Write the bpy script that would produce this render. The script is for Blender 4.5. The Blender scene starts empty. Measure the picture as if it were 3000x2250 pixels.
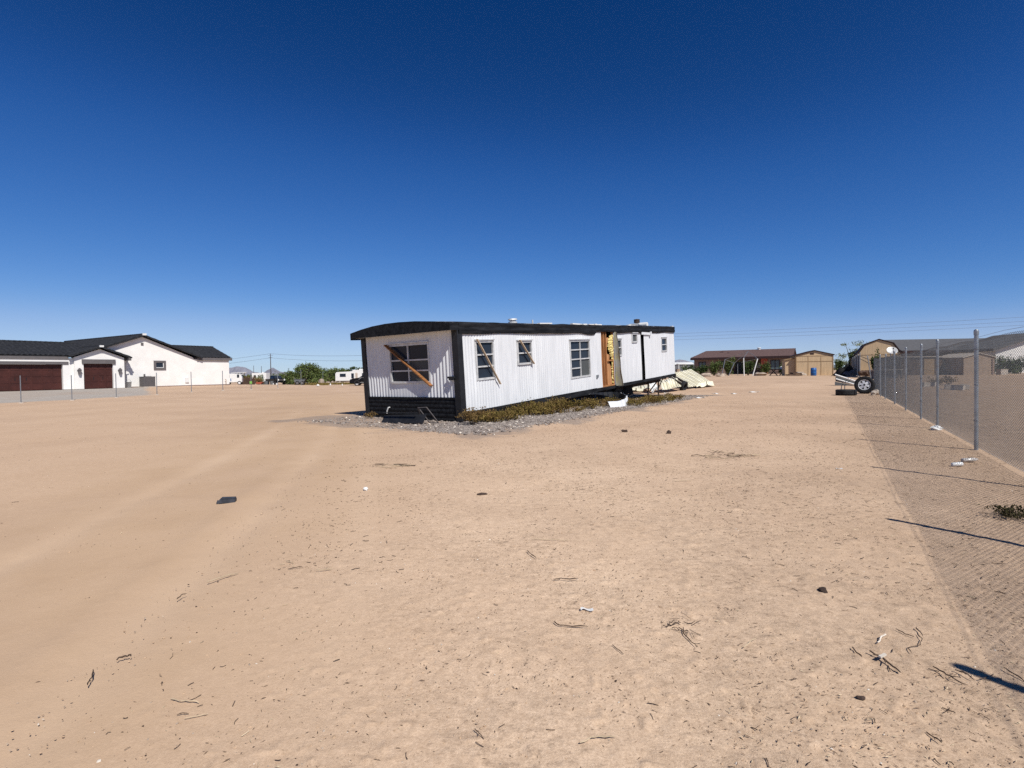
import bpy, math, random
import numpy as np
from mathutils import Vector, Matrix, Euler

# ------------------------------------------------------------------ camera, sky, sun, exposure
scene = bpy.context.scene
COL = scene.collection
FPX, PITCH, ROLL, EYE = 1558.3, .0221, .014, 1.4
cam = bpy.data.cameras.new('camera')
cam.sensor_width = 36.0
cam.lens = 36.0 * FPX / 3000.0
cam.clip_start, cam.clip_end = .05, 40000
co = bpy.data.objects.new('camera', cam)
COL.objects.link(co)
CAM_R = Matrix.Rotation(math.pi / 2 - PITCH, 3, 'X') @ Matrix.Rotation(-ROLL, 3, 'Z')
co.matrix_world = Matrix.Translation((0, 0, EYE)) @ CAM_R.to_4x4()
scene.camera = co

SUN_ELEV = math.radians(48)
SUN_AZ = math.atan2(.53, -.85)            # clockwise from +Y
sun_dir = Vector((math.sin(SUN_AZ) * math.cos(SUN_ELEV), math.cos(SUN_AZ) * math.cos(SUN_ELEV), math.sin(SUN_ELEV)))
sl = bpy.data.lights.new('sun', 'SUN')
sl.energy, sl.angle, sl.color = 5.0, math.radians(.53), (1, .965, .90)
so = bpy.data.objects.new('sun', sl)
COL.objects.link(so)
so.rotation_euler = sun_dir.to_track_quat('Z', 'Y').to_euler()
so.location = (20, -30, 40)

w = bpy.data.worlds.new('World')
scene.world = w
w.use_nodes = True
wn = w.node_tree.nodes
wn.clear()
sky = wn.new('ShaderNodeTexSky')
sky.sky_type = 'NISHITA'
sky.sun_disc = False
sky.sun_elevation, sky.sun_rotation = SUN_ELEV, SUN_AZ
sky.altitude, sky.air_density, sky.dust_density, sky.ozone_density = 400, .6, .0, 6.0
# the phone camera's rendering of this sky: deeper blue overhead, same pale horizon
dn = wn.new('ShaderNodeVectorMath'); dn.operation = 'SCALE'; dn.inputs['Scale'].default_value = .1
cv = wn.new('ShaderNodeRGBCurve')
for ch, pts in enumerate([[(0, 0), (.0417, .0028), (.075, .0225), (.17, .105), (.32, .30), (.55, .44), (1, .60)],
                          [(0, 0), (.0832, .033), (.15, .103), (.33, .265), (.55, .455), (.75, .57), (1, .68)],
                          [(0, 0), (.192, .143), (.33, .345), (.60, .57), (.85, .70), (1, .76)]]):
    c_ = cv.mapping.curves[ch]
    c_.points[0].location = pts[0]; c_.points[1].location = pts[-1]
    for p_ in pts[1:-1]: c_.points.new(*p_)
cv.mapping.update()
up_ = wn.new('ShaderNodeVectorMath'); up_.operation = 'SCALE'; up_.inputs['Scale'].default_value = 10
bg = wn.new('ShaderNodeBackground'); bg.inputs['Strength'].default_value = .1
wo = wn.new('ShaderNodeOutputWorld')
wl = w.node_tree.links
wl.new(sky.outputs[0], dn.inputs[0]); wl.new(dn.outputs[0], cv.inputs['Color']); wl.new(cv.outputs[0], up_.inputs[0])
wl.new(up_.outputs[0], bg.inputs['Color']); wl.new(bg.outputs[0], wo.inputs['Surface'])
vs = scene.view_settings
vs.view_transform, vs.look, vs.exposure, vs.gamma = 'Standard', 'None', .17, 1.0
scene.cycles.max_bounces = 6
scene.cycles.use_denoising = False
scene.cycles.sample_clamp_indirect = 4

# ------------------------------------------------------------------ terrain
_TP = np.array([
    (-28.8, 31.2, 0), (-26, 37, .1), (-23.4, 43.1, .23), (-40, 43, .45), (-36, 50, .48), (-31.6, 57.3, .5), (-48, 58, .5),
    (-55, 40, .45), (-60, 25, .3), (-24, 57, .1), (-18.6, 66, 0), (-47, 110, -.55), (-30, 90, -.35), (-12, 90, -.25), (-60, 90, 0),
    (-15, 25, 0), (-15, 12, 0), (0, 12, 0), (0, 0, 0), (-20, 0, 0), (12, 10, 0), (9, 29, 0), (0, 28, 0), (-12, 40, 0), (2, 45, .05), (17, 26, 0),
    (12, 43, .25), (16, 60, .4), (25, 74, .5), (41, 94, .5), (34, 60, .56), (30.7, 44.5, .68), (25, 30, .2), (37, 35, .5), (52, 62, .55),
    (62, 94, .5), (20, 12, 0), (30, 15, .15), (45, 30, .5), (0, -30, 0), (30, -20, 0), (-40, -20, 0), (22, 43, .45), (0, 130, .1),
    (-150, 150, -.8), (-40, 190, -1.2), (40, 190, .2), (150, 150, .3), (150, 0, .3), (-150, 0, .2), (0, -150, 0)], float)


def terrain_np(X, Y):
    X = np.asarray(X, float); Y = np.asarray(Y, float)
    num = np.zeros(X.shape); den = np.zeros(X.shape)
    for (x, y, z) in _TP:
        s = 2.0 + .04 * (abs(x) + abs(y))
        wgt = 1.0 / ((X - x) ** 2 + (Y - y) ** 2 + s * s) ** 2
        num += wgt * z; den += wgt
    return num / den


def terrain(x, y):
    return float(terrain_np(np.array([x]), np.array([y]))[0])


def pixray(px, py):
    return CAM_R @ Vector(((px - 1500) / FPX, -(py - 1125) / FPX, -1))


def G(px, py):
    """the point of the ground seen at a pixel of the photograph"""
    d = pixray(px, py)
    t = 1.0
    for _ in range(4000):
        p = Vector((0, 0, EYE)) + d * t
        if p.z <= terrain(p.x, p.y):
            break
        t *= 1.01
    lo, hi = t / 1.01, t
    for _ in range(18):
        m = (lo + hi) / 2
        p = Vector((0, 0, EYE)) + d * m
        if p.z <= terrain(p.x, p.y): hi = m
        else: lo = m
    p = Vector((0, 0, EYE)) + d * hi
    return Vector((p.x, p.y, terrain(p.x, p.y)))


def AT(px, py, Y):
    """the point at distance Y along the view axis seen at a pixel"""
    d = pixray(px, py)
    return Vector((0, 0, EYE)) + d * (Y / d.y)


def _hash(ix, iy, seed):
    v = np.sin(ix * 127.1 + iy * 311.7 + seed * 74.7) * 43758.5453
    return v - np.floor(v)


def vnoise(X, Y, scale, seed=0):
    x = X / scale; y = Y / scale
    ix = np.floor(x); iy = np.floor(y)
    fx = x - ix; fy = y - iy
    fx = fx * fx * (3 - 2 * fx); fy = fy * fy * (3 - 2 * fy)
    a = _hash(ix, iy, seed); b = _hash(ix + 1, iy, seed); c = _hash(ix, iy + 1, seed); d = _hash(ix + 1, iy + 1, seed)
    return (a + (b - a) * fx) * (1 - fy) + (c + (d - c) * fx) * fy


def sstep(a, b, x):
    t = np.clip((x - a) / (b - a), 0, 1)
    return t * t * (3 - 2 * t)


# ------------------------------------------------------------------ mesh helpers
class MB:
    def __init__(self):
        self.v = []; self.f = []; self.m = []

    def add(self, vs, fs, m=0):
        o = len(self.v)
        self.v += [tuple(p) for p in vs]
        self.f += [tuple(i + o for i in f) for f in fs]
        self.m += [m] * len(fs)
        return self

    def box(self, c, s, rot=None, m=0):
        hx, hy, hz = s[0] / 2, s[1] / 2, s[2] / 2
        P = [Vector((x * hx, y * hy, z * hz)) for x in (-1, 1) for y in (-1, 1) for z in (-1, 1)]
        if rot is not None: P = [rot @ p for p in P]
        c = Vector(c)
        return self.add([p + c for p in P], [(0, 1, 3, 2), (4, 6, 7, 5), (0, 4, 5, 1), (2, 3, 7, 6), (0, 2, 6, 4), (1, 5, 7, 3)], m)

    def bx(self, x0, x1, y0, y1, z0, z1, m=0):
        return self.box(((x0 + x1) / 2, (y0 + y1) / 2, (z0 + z1) / 2), (abs(x1 - x0), abs(y1 - y0), abs(z1 - z0)), None, m)

    def beam(self, p0, p1, wdt, hgt, m=0, up=(0, 0, 1)):
        p0 = Vector(p0); p1 = Vector(p1); d = p1 - p0; L = d.length; d.normalize()
        u = Vector(up)
        if abs(u.dot(d)) > .98: u = Vector((1, 0, 0))
        s = d.cross(u).normalized(); u = s.cross(d).normalized()
        R = Matrix((d, s, u)).transposed()
        return self.box((p0 + p1) / 2, (L, wdt, hgt), R, m)

    def tube(self, path, r, n=8, m=0, caps=True):
        path = [Vector(p) for p in path]
        k = len(path)
        rs = r if isinstance(r, (list, tuple)) else [r] * k
        o = []
        prev = None
        for i, p in enumerate(path):
            d = (path[min(i + 1, k - 1)] - path[max(i - 1, 0)]).normalized()
            if prev is None:
                a = Vector((0, 0, 1)) if abs(d.z) < .9 else Vector((1, 0, 0))
                s = d.cross(a).normalized()
            else:
                s = (prev - d * prev.dot(d)).normalized()
            prev = s
            t = d.cross(s)
            for j in range(n):
                an = 2 * math.pi * j / n
                o.append(p + (s * math.cos(an) + t * math.sin(an)) * rs[i])
        fs = []
        for i in range(k - 1):
            for j in range(n):
                fs.append((i * n + j, i * n + (j + 1) % n, (i + 1) * n + (j + 1) % n, (i + 1) * n + j))
        if caps:
            fs.append(tuple(range(n - 1, -1, -1)))
            fs.append(tuple((k - 1) * n + j for j in range(n)))
        return self.add(o, fs, m)

    def lathe(self, prof, n=24, M=None, m=0):
        """prof: (radius, height) pairs turned about z"""
        o = []; fs = []
        for (r, z) in prof:
            for j in range(n):
                a = 2 * math.pi * j / n
                p = Vector((r * math.cos(a), r * math.sin(a), z))
                o.append(M @ p if M is not None else p)
        k = len(prof)
        for i in range(k - 1):
            for j in range(n):
                fs.append((i * n + j, i * n + (j + 1) % n, (i + 1) * n + (j + 1) % n, (i + 1) * n + j))
        return self.add(o, fs, m)

    def prism(self, poly, ax, a, b, m=0):
        """extrude a 2D polygon along axis ax (0,1,2) from a to b; poly holds the other two coordinates"""
        def P(q, t):
            l = list(q); l.insert(ax, t); return tuple(l)
        n = len(poly)
        o = [P(q, a) for q in poly] + [P(q, b) for q in poly]
        fs = [tuple(range(n)), tuple(range(2 * n - 1, n - 1, -1))]
        fs += [(i, i + n, (i + 1) % n + n, (i + 1) % n) for i in range(n)]
        return self.add(o, fs, m)

    def grid(self, fn, nu, nv, m=0, skip=None):
        o = [fn(i / nu, j / nv) for i in range(nu + 1) for j in range(nv + 1)]
        fs = []
        for i in range(nu):
            for j in range(nv):
                if skip and skip(i, j): continue
                a = i * (nv + 1) + j
                fs.append((a, a + nv + 1, a + nv + 2, a + 1))
        return self.add(o, fs, m)

    def blob(self, c, r, seed, n=2, amp=.25, m=0):
        """an uneven stone"""
        rnd = random.Random(seed)
        c = Vector(c)
        o = []; fs = []
        nu, nv = 7, 5
        off = [[1 + rnd.uniform(-amp, amp) for _ in range(nu)] for _ in range(nv + 1)]
        for j in range(nv + 1):
            th = math.pi * j / nv
            for i in range(nu):
                a = 2 * math.pi * i / nu
                k = off[j][i] if 0 < j < nv else off[j][0]
                o.append(c + Vector((r[0] * math.sin(th) * math.cos(a) * k, r[1] * math.sin(th) * math.sin(a) * k, r[2] * math.cos(th) * k)))
        for j in range(nv):
            for i in range(nu):
                fs.append((j * nu + i, (j + 1) * nu + i, (j + 1) * nu + (i + 1) % nu, j * nu + (i + 1) % nu))
        return self.add(o, fs, m)

    def leaves(self, centers, n, spread, size, rnd, m=0, flat=.0):
        for _ in range(n):
            c, s = rnd.choice(centers)
            p = Vector(c) + Vector((rnd.gauss(0, 1) * s[0], rnd.gauss(0, 1) * s[1], rnd.gauss(0, 1) * s[2])) * spread
            a = Vector((rnd.gauss(0, 1), rnd.gauss(0, 1), rnd.gauss(0, 1))).normalized()
            b = a.orthogonal().normalized()
            b = (Matrix.Rotation(rnd.uniform(0, 6.28), 3, a) @ b)
            d = a.cross(b)
            L = size * rnd.uniform(.6, 1.4); W = L * rnd.uniform(.35, .7)
            self.add([p - b * L, p - d * W, p + b * L, p + d * W], [(0, 1, 2, 3)], m)
        return self

    def build(self, name, mats, parent=None, smooth=False):
        me = bpy.data.meshes.new(name)
        me.from_pydata(self.v, [], self.f)
        if not isinstance(mats, (list, tuple)): mats = [mats]
        for mt in mats: me.materials.append(mt)
        if len(mats) > 1: me.polygons.foreach_set('material_index', self.m)
        if smooth: me.polygons.foreach_set('use_smooth', [True] * len(me.polygons))
        me.update()
        o = bpy.data.objects.new(name, me)
        COL.objects.link(o)
        if parent is not None: o.parent = parent
        return o


def tag(o, label=None, cat=None, group=None, kind=None):
    if label: o['label'] = label
    if cat: o['category'] = cat
    if group: o['group'] = group
    if kind: o['kind'] = kind
    return o


def thing(name, label, cat, loc=(0, 0, 0), rotz=0, group=None, rot=None):
    o = bpy.data.objects.new(name, None)
    o.empty_display_size = .2
    COL.objects.link(o)
    o.location = loc
    o.rotation_euler = rot if rot is not None else (0, 0, rotz)
    return tag(o, label, cat, group)


def copy_tree(o, parent=None):
    c = o.copy(); COL.objects.link(c)
    if parent is not None: c.parent = parent
    for ch in list(o.children): copy_tree(ch, c)
    return c


# ------------------------------------------------------------------ materials
def mat(name, col, rough=.7, metal=0, var=.12, scale=3.0, bump=0, bscale=20, spec=.3, stretch=None, col2=None, fac=(.4, .65), detail=5, trans=0):
    m = bpy.data.materials.new(name); m.use_nodes = True
    nt = m.node_tree; N = nt.nodes; L = nt.links
    b = N['Principled BSDF']
    b.inputs['Roughness'].default_value = rough
    b.inputs['Metallic'].default_value = metal
    b.inputs['Specular IOR Level'].default_value = spec
    tc = N.new('ShaderNodeTexCoord'); mp = N.new('ShaderNodeMapping')
    L.new(tc.outputs['Object'], mp.inputs['Vector'])
    if stretch: mp.inputs['Scale'].default_value = stretch
    no = N.new('ShaderNodeTexNoise'); no.inputs['Scale'].default_value = scale; no.inputs['Detail'].default_value = detail; no.inputs['Roughness'].default_value = .65
    L.new(mp.outputs[0], no.inputs['Vector'])
    rp = N.new('ShaderNodeValToRGB')
    c2 = col2 if col2 else tuple(min(1, c * (1 + var)) for c in col)
    c1 = col if col2 else tuple(c * (1 - var) for c in col)
    rp.color_ramp.elements[0].position, rp.color_ramp.elements[1].position = fac
    rp.color_ramp.elements[0].color = (*c1, 1); rp.color_ramp.elements[1].color = (*c2, 1)
    L.new(no.outputs[0], rp.inputs[0]); L.new(rp.outputs[0], b.inputs['Base Color'])
    if bump:
        n2 = N.new('ShaderNodeTexNoise'); n2.inputs['Scale'].default_value = bscale; n2.inputs['Detail'].default_value = 4
        L.new(tc.outputs['Object'], n2.inputs['Vector'])
        bp = N.new('ShaderNodeBump'); bp.inputs['Strength'].default_value = bump; bp.inputs['Distance'].default_value = .02
        L.new(n2.outputs[0], bp.inputs['Height']); L.new(bp.outputs[0], b.inputs['Normal'])
    return m


def cloth_mat(name, col):
    m = bpy.data.materials.new(name); m.use_nodes = True
    nt = m.node_tree; nt.nodes.remove(nt.nodes['Principled BSDF'])
    d = nt.nodes.new('ShaderNodeBsdfDiffuse'); d.inputs[0].default_value = (*col, 1)
    t = nt.nodes.new('ShaderNodeBsdfTranslucent'); t.inputs[0].default_value = (*col, 1)
    x = nt.nodes.new('ShaderNodeMixShader'); x.inputs[0].default_value = .5
    nt.links.new(d.outputs[0], x.inputs[1]); nt.links.new(t.outputs[0], x.inputs[2]); nt.links.new(x.outputs[0], nt.nodes['Material Output'].inputs['Surface'])
    return m


def glass_mat(name, col, rough=.06):
    m = bpy.data.materials.new(name); m.use_nodes = True
    b = m.node_tree.nodes['Principled BSDF']
    b.inputs['Base Color'].default_value = (*col, 1)
    b.inputs['Roughness'].default_value = rough
    b.inputs['Specular IOR Level'].default_value = .14
    return m


M = {}
M['white_side'] = mat('painted siding', (.57, .582, .595), .5, scale=1.6, stretch=(3, 3, .45), spec=.35, col2=(.67, .68, .69), fac=(.36, .66), detail=8)
M['white_trim'] = mat('old aluminium trim', (.55, .55, .54), .45, metal=.2, var=.15, scale=6)
M['black_paint'] = mat('weathered black paint', (.008, .0085, .01), .65, var=.5, scale=2.5, stretch=(.6, 4, 4), spec=.08, col2=(.022, .023, .026))
M['black_trim'] = mat('black corner trim', (.014, .0145, .017), .55, var=.3, scale=4, spec=.3)
M['roof_coat'] = mat('patched roof coating', (.03, .03, .032), .7, scale=1.5, col2=(.6, .6, .58), fac=(.55, .6))
M['dark_in'] = mat('dark interior', (.02, .018, .016), .9, var=.2)  # near-black colour stands in for unlit interior shade
M['glass'] = glass_mat('dark window glass', (.020, .027, .040), .12)
M['glass_dusty'] = glass_mat('dusty glass', (.07, .075, .075), .35)
M['curtain'] = mat('blue curtain', (.04, .07, .25), .9, var=.3)
M['board'] = mat('weathered orange board', (.25, .105, .035), .75, var=.35, scale=4, stretch=(1, 8, 8), bump=.2)
M['lath'] = mat('raw pale lath', (.56, .43, .30), .7, var=.2, scale=5, stretch=(1, 8, 8))
M['stud'] = mat('old stud timber', (.36, .165, .065), .75, var=.3, scale=3, stretch=(6, 6, .6))
M['panel_wood'] = mat('brown wall panelling', (.42, .21, .095), .65, var=.18, scale=2, stretch=(3, 3, .4))
M['insul'] = mat('yellow insulation', (.50, .39, .11), .95, scale=14, bump=1, bscale=22, col2=(.68, .58, .30))
M['sheet_back'] = mat('stained sheet back', (.30, .27, .10), .55, metal=.2, scale=2.2, stretch=(1, 1, .7), col2=(.26, .255, .23), fac=(.35, .6))
M['steel'] = mat('galvanised steel', (.33, .35, .36), .42, metal=.75, var=.15, scale=8)
M['wire'] = mat('fence wire', (.20, .21, .22), .5, metal=.3, var=.1, spec=.5)
M['rust'] = mat('rusted frame', (.045, .03, .024), .85, var=.4, scale=8)
M['cream'] = mat('cream roof sheet', (.66, .61, .44), .5, var=.12, scale=1.8, col2=(.76, .73, .60), spec=.35)
M['cream_seam'] = mat('dark sheet seam', (.16, .14, .09), .6, var=.2, scale=3)  # darker strips running along the sheet ribs
M['rubber'] = mat('tyre rubber', (.014, .014, .015), .75, var=.3, scale=10)
M['alloy'] = mat('alloy rim', (.70, .70, .70), .35, metal=.15, var=.06)
M['stucco'] = mat('white stucco', (.74, .72, .685), .9, var=.05, scale=.9, bump=.15, bscale=30, spec=.1)
M['rooftile'] = mat('charcoal roof tile', (.022, .023, .026), .75, var=.35, scale=5, spec=.2)
M['grey_trim'] = mat('grey painted trim', (.115, .105, .105), .7, var=.08)
M['door_brown'] = mat('dark red brown garage door', (.055, .016, .012), .55, var=.2, scale=1.2)
M['brown_wall'] = mat('brown stucco', (.21, .15, .125), .9, var=.08, scale=2, spec=.1)
M['brown_roof'] = mat('brown shingle roof', (.115, .075, .07), .9, var=.2, scale=4, spec=.1)
M['brown_trim'] = mat('dark brown fascia', (.03, .014, .014), .7)
M['red_wall'] = mat('red painted pier', (.34, .085, .05), .8)
M['tan_ply'] = mat('tan plywood siding', (.50, .365, .225), .8, var=.1, scale=2, stretch=(4, 4, .5), spec=.15)
M['tan_dark'] = mat('tan batten', (.30, .20, .11), .8)
M['grey_roof'] = mat('grey shingle roof', (.10, .10, .105), .9, var=.15, scale=4, spec=.1)
M['white_plain'] = mat('white paint', (.66, .66, .64), .5, var=.05)
M['black_car'] = glass_mat('black car paint', (.006, .006, .008), .12)
M['wood_brown'] = mat('weathered brown planks', (.085, .052, .036), .85, var=.4, scale=3, stretch=(5, 5, .6))
M['blue_plastic'] = mat('blue plastic', (.02, .10, .30), .45, var=.15)
M['green_tape'] = mat('lime green tape', (.20, .42, .09), .6)
M['canvas_black'] = mat('black shade cloth', (.008, .008, .009), .9, var=.3)
M['canvas_grey'] = mat('grey screen cloth', (.115, .12, .125), .8, var=.12, scale=6)
M['rock'] = mat('pale boulder', (.34, .27, .21), .9, var=.3, scale=3, bump=.5)
M['concrete'] = mat('broken concrete', (.42, .36, .3), .9, var=.2, scale=6, bump=.4)
M['bark'] = mat('bark', (.07, .05, .036), .9, var=.3, scale=6)
M['bark_pale'] = mat('grey green bark', (.14, .14, .09), .9, scale=5)
M['leaf_mesq'] = mat('mesquite leaves', (.055, .08, .022), .7, scale=.9, col2=(.135, .16, .05), spec=.15)
M['leaf_pale'] = mat('pale palo verde leaves', (.15, .175, .095), .7, scale=.8, col2=(.26, .28, .17), spec=.15)
M['leaf_dark'] = mat('dark shrub leaves', (.028, .048, .014), .7, scale=1.2, col2=(.075, .10, .03), spec=.15)
M['leaf_far'] = mat('far scrub', (.05, .07, .03), .9, scale=.06, col2=(.11, .115, .065), spec=.05)
M['weed'] = mat('dry green weeds', (.085, .066, .016), .8, scale=3.5, col2=(.21, .15, .048), spec=.1)
M['weed_dark'] = mat('dead olive weed', (.035, .032, .014), .85, scale=6, col2=(.10, .085, .04), spec=.1)
M['weed_dry'] = mat('dry brown weed', (.11, .065, .025), .85, scale=4, col2=(.19, .13, .05), spec=.1)
M['twig_dark'] = mat('dark dead twig', (.05, .035, .028), .9, scale=.9, col2=(.13, .09, .065), spec=.1)
M['chaff'] = mat('brown chaff', (.10, .068, .048), .9, scale=2.2, col2=(.30, .205, .14), spec=.1)
M['twig_pale'] = mat('bleached twig', (.48, .38, .26), .85, scale=5, var=.2, spec=.1)
M['hill'] = mat('distant rock hills', (.22, .215, .245), 1, var=.15, scale=.002, spec=0)  # grey rock, with distance haze mixed into its pale bluish colour
M['stone_grey'] = mat('grey gravel stones', (.12, .10, .09), .9, scale=5, col2=(.33, .285, .25), fac=(.3, .7), spec=.15)
M['pebble_white'] = mat('white pebbles', (.62, .56, .48), .8, var=.15, scale=5)
M['sand_clod'] = mat('sand clods', (.44, .31, .205), .95, var=.15, scale=4, spec=.05)
M['dark_stone'] = mat('dark clods', (.055, .035, .027), .9, var=.3, scale=9)
M['plastic_clear'] = mat('cloudy plastic', (.42, .39, .36), .15, var=.1, spec=.6)
M['dark_box'] = mat('slate grey block', (.045, .05, .062), .6, var=.25, scale=12)
M['pole_wood'] = mat('utility pole', (.07, .055, .05), .9)
M['wire_hazed'] = mat('power cable', (.10, .115, .14), .6)  # haze over the far cables is put into this blue-grey colour
M['adobe'] = mat('tan canvas', (.30, .22, .16), .9, var=.1)

# ------------------------------------------------------------------ ground
TRAILER_O = Vector((-1.4345, 14.9928, .2578)); T_YAW = .9364
tU = Vector((math.cos(T_YAW), math.sin(T_YAW), 0)); tV = Vector((-math.sin(T_YAW), math.cos(T_YAW), 0))
FENCE_D = Vector((.597, 1, 0)).normalized()


def fence_x(y):
    return 7.71 + .597 * (y - 8.79)


def build_ground():
    ri = [0.0]
    r = .5
    while r < 45: ri.append(r); r *= 1.0062
    while r < 13500: ri.append(r); r *= 1.05
    ang = list(np.arange(-63, 63.01, .3)) + list(np.arange(67, 293.1, 4))
    ri = np.array(ri); ang = np.radians(np.array(ang))
    Rr, A = np.meshgrid(ri, ang, indexing='ij')
    X = Rr * np.sin(A); Y = Rr * np.cos(A)
    Z = terrain_np(X, Y)
    Z = np.where(Rr > 600, -1.0, Z * (1 - sstep(250, 600, Rr)) - 1.0 * sstep(250, 600, Rr))
    # zones
    nz = vnoise(X, Y, 1.3, 3) - .5
    cx = -2.35 - .17 * Y - .004 * Y * Y
    track = np.exp(-((X - cx + nz * .5) / (1.35 + .06 * np.abs(Y))) ** 2) * sstep(60, 25, Y)
    smooth_left = sstep(-.2, -2.4, X + nz * 1.2 + .12 * Y) * sstep(45, 20, Y) * .8
    fx = fence_x(Y)
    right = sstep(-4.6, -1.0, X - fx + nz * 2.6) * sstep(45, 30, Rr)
    beyond = sstep(-.2, .6, X - fx + nz * .3) * sstep(-6, 0, Y) * sstep(80, 60, Rr)
    # gravel pad round the trailer in its own axes
    du = (X - TRAILER_O.x) * tU.x + (Y - TRAILER_O.y) * tU.y
    dv = (X - TRAILER_O.x) * tV.x + (Y - TRAILER_O.y) * tV.y
    n2 = vnoise(X, Y, .9, 9) - .5 + .5 * (vnoise(X, Y, .28, 19) - .5)
    inside = np.minimum(np.minimum(du + 2.3, 18.5 - du), np.minimum(dv + 2.55 - .035 * du, 5.6 - dv)) + n2 * 1.5
    gravel = sstep(-.35, .35, inside)
    # gravel drive in front of the white house, in house axes
    hs_ = (X + 40) * .506 + (Y - 43) * .863; hn = (X + 40) * .863 - (Y - 43) * .506
    drive = sstep(-.3, .3, np.minimum(np.minimum(9.6 - hs_ - .45 * hn, hn + 2), 15.0 - hn) + nz * .9) * sstep(-14, -11, hs_)
    far = sstep(60, 140, Rr)
    palesoil = np.exp(-((X - .35 - .12 * Y + nz * .8) / (1.5 + .28 * np.abs(Y))) ** 2) * sstep(13.5, 7, Y + nz * 3) * (1 - track)
    # relief
    amp = np.clip(1.2 - Rr / 38, 0, 1)
    rough = (1 - .72 * np.clip(track + smooth_left, 0, 1)) * (1 + .4 * right)
    rel = .006 * (vnoise(X, Y, .62, 1) - .5) + .003 * (vnoise(X, Y, .23, 2) - .5) + .003 * (vnoise(X, Y, .085, 4) - .5) + .004 * (vnoise(X, Y, .037, 14) - .5) + .008 * sstep(.80, .97, vnoise(X, Y, .05, 15))
    dents = -.003 * sstep(.62, .84, vnoise(X, Y, .21, 5))
    rel = (rel + dents) * rough * amp
    ruts = -.02 * np.exp(-((X - cx - .8) / .16) ** 2) - .02 * np.exp(-((X - cx + .75) / .16) ** 2) + .012 * np.exp(-((X - cx - .45) / .12) ** 2)
    rutm = (np.exp(-((X - cx - .8) / .22) ** 2) + np.exp(-((X - cx + .75) / .22) ** 2) + .7 * np.exp(-((X - cx - 2.0 + .03 * Y) / .2) ** 2)) * sstep(30, 14, Y) * sstep(-4, 0, Y) * (.35 + .9 * vnoise(X, Y * .4, .7, 8))
    rel += ruts * sstep(16, 3, Y) * sstep(-4, 1, Y) * (.6 + .8 * vnoise(X, Y, .5, 8))
    rel += .03 * gravel * (vnoise(X, Y, .12, 11) - .4) * amp
    Z = Z + rel
    nr, na = X.shape
    V = np.stack([X, Y, Z], -1).reshape(-1, 3)
    i = np.arange(nr - 1)[:, None]; j = np.arange(na)[None, :]
    j2 = (j + 1) % na
    F = np.stack([i * na + j, i * na + j2, (i + 1) * na + j2, (i + 1) * na + j], -1).reshape(-1, 4)[:, ::-1]
    me = bpy.data.meshes.new('ground')
    me.vertices.add(len(V)); me.vertices.foreach_set('co', V.ravel())
    me.loops.add(len(F) * 4); me.loops.foreach_set('vertex_index', F.ravel().astype(np.int32))
    me.polygons.add(len(F)); me.polygons.foreach_set('loop_start', np.arange(len(F), dtype=np.int32) * 4)
    me.polygons.foreach_set('use_smooth', np.ones(len(F), bool))
    me.update(calc_edges=True)
    for nm, arr in (('track', np.clip(track + .45 * smooth_left, 0, 1)), ('right', np.clip(right, 0, 1)), ('beyond', beyond), ('gravel', gravel), ('drive', drive), ('far', far),
                    ('litter', np.clip(1 - track - smooth_left, 0, 1)), ('rut', rutm), ('palesoil', palesoil)):
        at = me.attributes.new(nm, 'FLOAT', 'POINT'); at.data.foreach_set('value', arr.ravel().astype(np.float32))
    o = bpy.data.objects.new('ground', me); COL.objects.link(o)
    o['kind'] = 'structure'
    m = bpy.data.materials.new('desert sand'); m.use_nodes = True
    nt = m.node_tree; N = nt.nodes; L = nt.links
    b = N['Principled BSDF']; b.inputs['Roughness'].default_value = .95; b.inputs['Specular IOR Level'].default_value = .08
    tc = N.new('ShaderNodeTexCoord')

    def noise(scale, detail=6, rough=.6, st=None):
        n = N.new('ShaderNodeTexNoise'); n.inputs['Scale'].default_value = scale; n.inputs['Detail'].default_value = detail; n.inputs['Roughness'].default_value = rough
        if st:
            mp = N.new('ShaderNodeMapping'); mp.inputs['Scale'].default_value = st; L.new(tc.outputs['Object'], mp.inputs[0]); L.new(mp.outputs[0], n.inputs['Vector'])
        else: L.new(tc.outputs['Object'], n.inputs['Vector'])
        return n.outputs[0]

    def ramp(x, p0, p1, c0=(0, 0, 0), c1=(1, 1, 1)):
        r_ = N.new('ShaderNodeValToRGB'); r_.color_ramp.elements[0].position = p0; r_.color_ramp.elements[1].position = p1
        r_.color_ramp.elements[0].color = (*c0, 1); r_.color_ramp.elements[1].color = (*c1, 1)
        L.new(x, r_.inputs[0]); return r_.outputs[0]

    def attr(nm):
        a = N.new('ShaderNodeAttribute'); a.attribute_name = nm; return a.outputs['Fac']

    def mix(f, a, b_, kind='MIX'):
        x = N.new('ShaderNodeMix'); x.data_type = 'RGBA'; x.blend_type = kind
        if isinstance(f, float): x.inputs[0].default_value = f
        else: L.new(f, x.inputs[0])
        for k, q in ((6, a), (7, b_)):
            if isinstance(q, tuple): x.inputs[k].default_value = (*q, 1)
            else: L.new(q, x.inputs[k])
        return x.outputs[2]

    def mul(a, b_):
        x = N.new('ShaderNodeMath'); x.operation = 'MULTIPLY'
        for k, q in ((0, a), (1, b_)):
            if isinstance(q, (int, float)): x.inputs[k].default_value = q
            else: L.new(q, x.inputs[k])
        return x.outputs[0]
    c = mix(ramp(noise(.35, 6), .35, .68), (.49, .345, .236), (.57, .42, .30))
    c = mix(ramp(noise(2.6, 8, .7), .3, .75), c, (.535, .388, .272))
    c = mix(mul(attr('palesoil'), .9), c, mix(ramp(noise(.8, 7, .7), .3, .7), (.58, .425, .295), (.68, .515, .37)))
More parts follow.
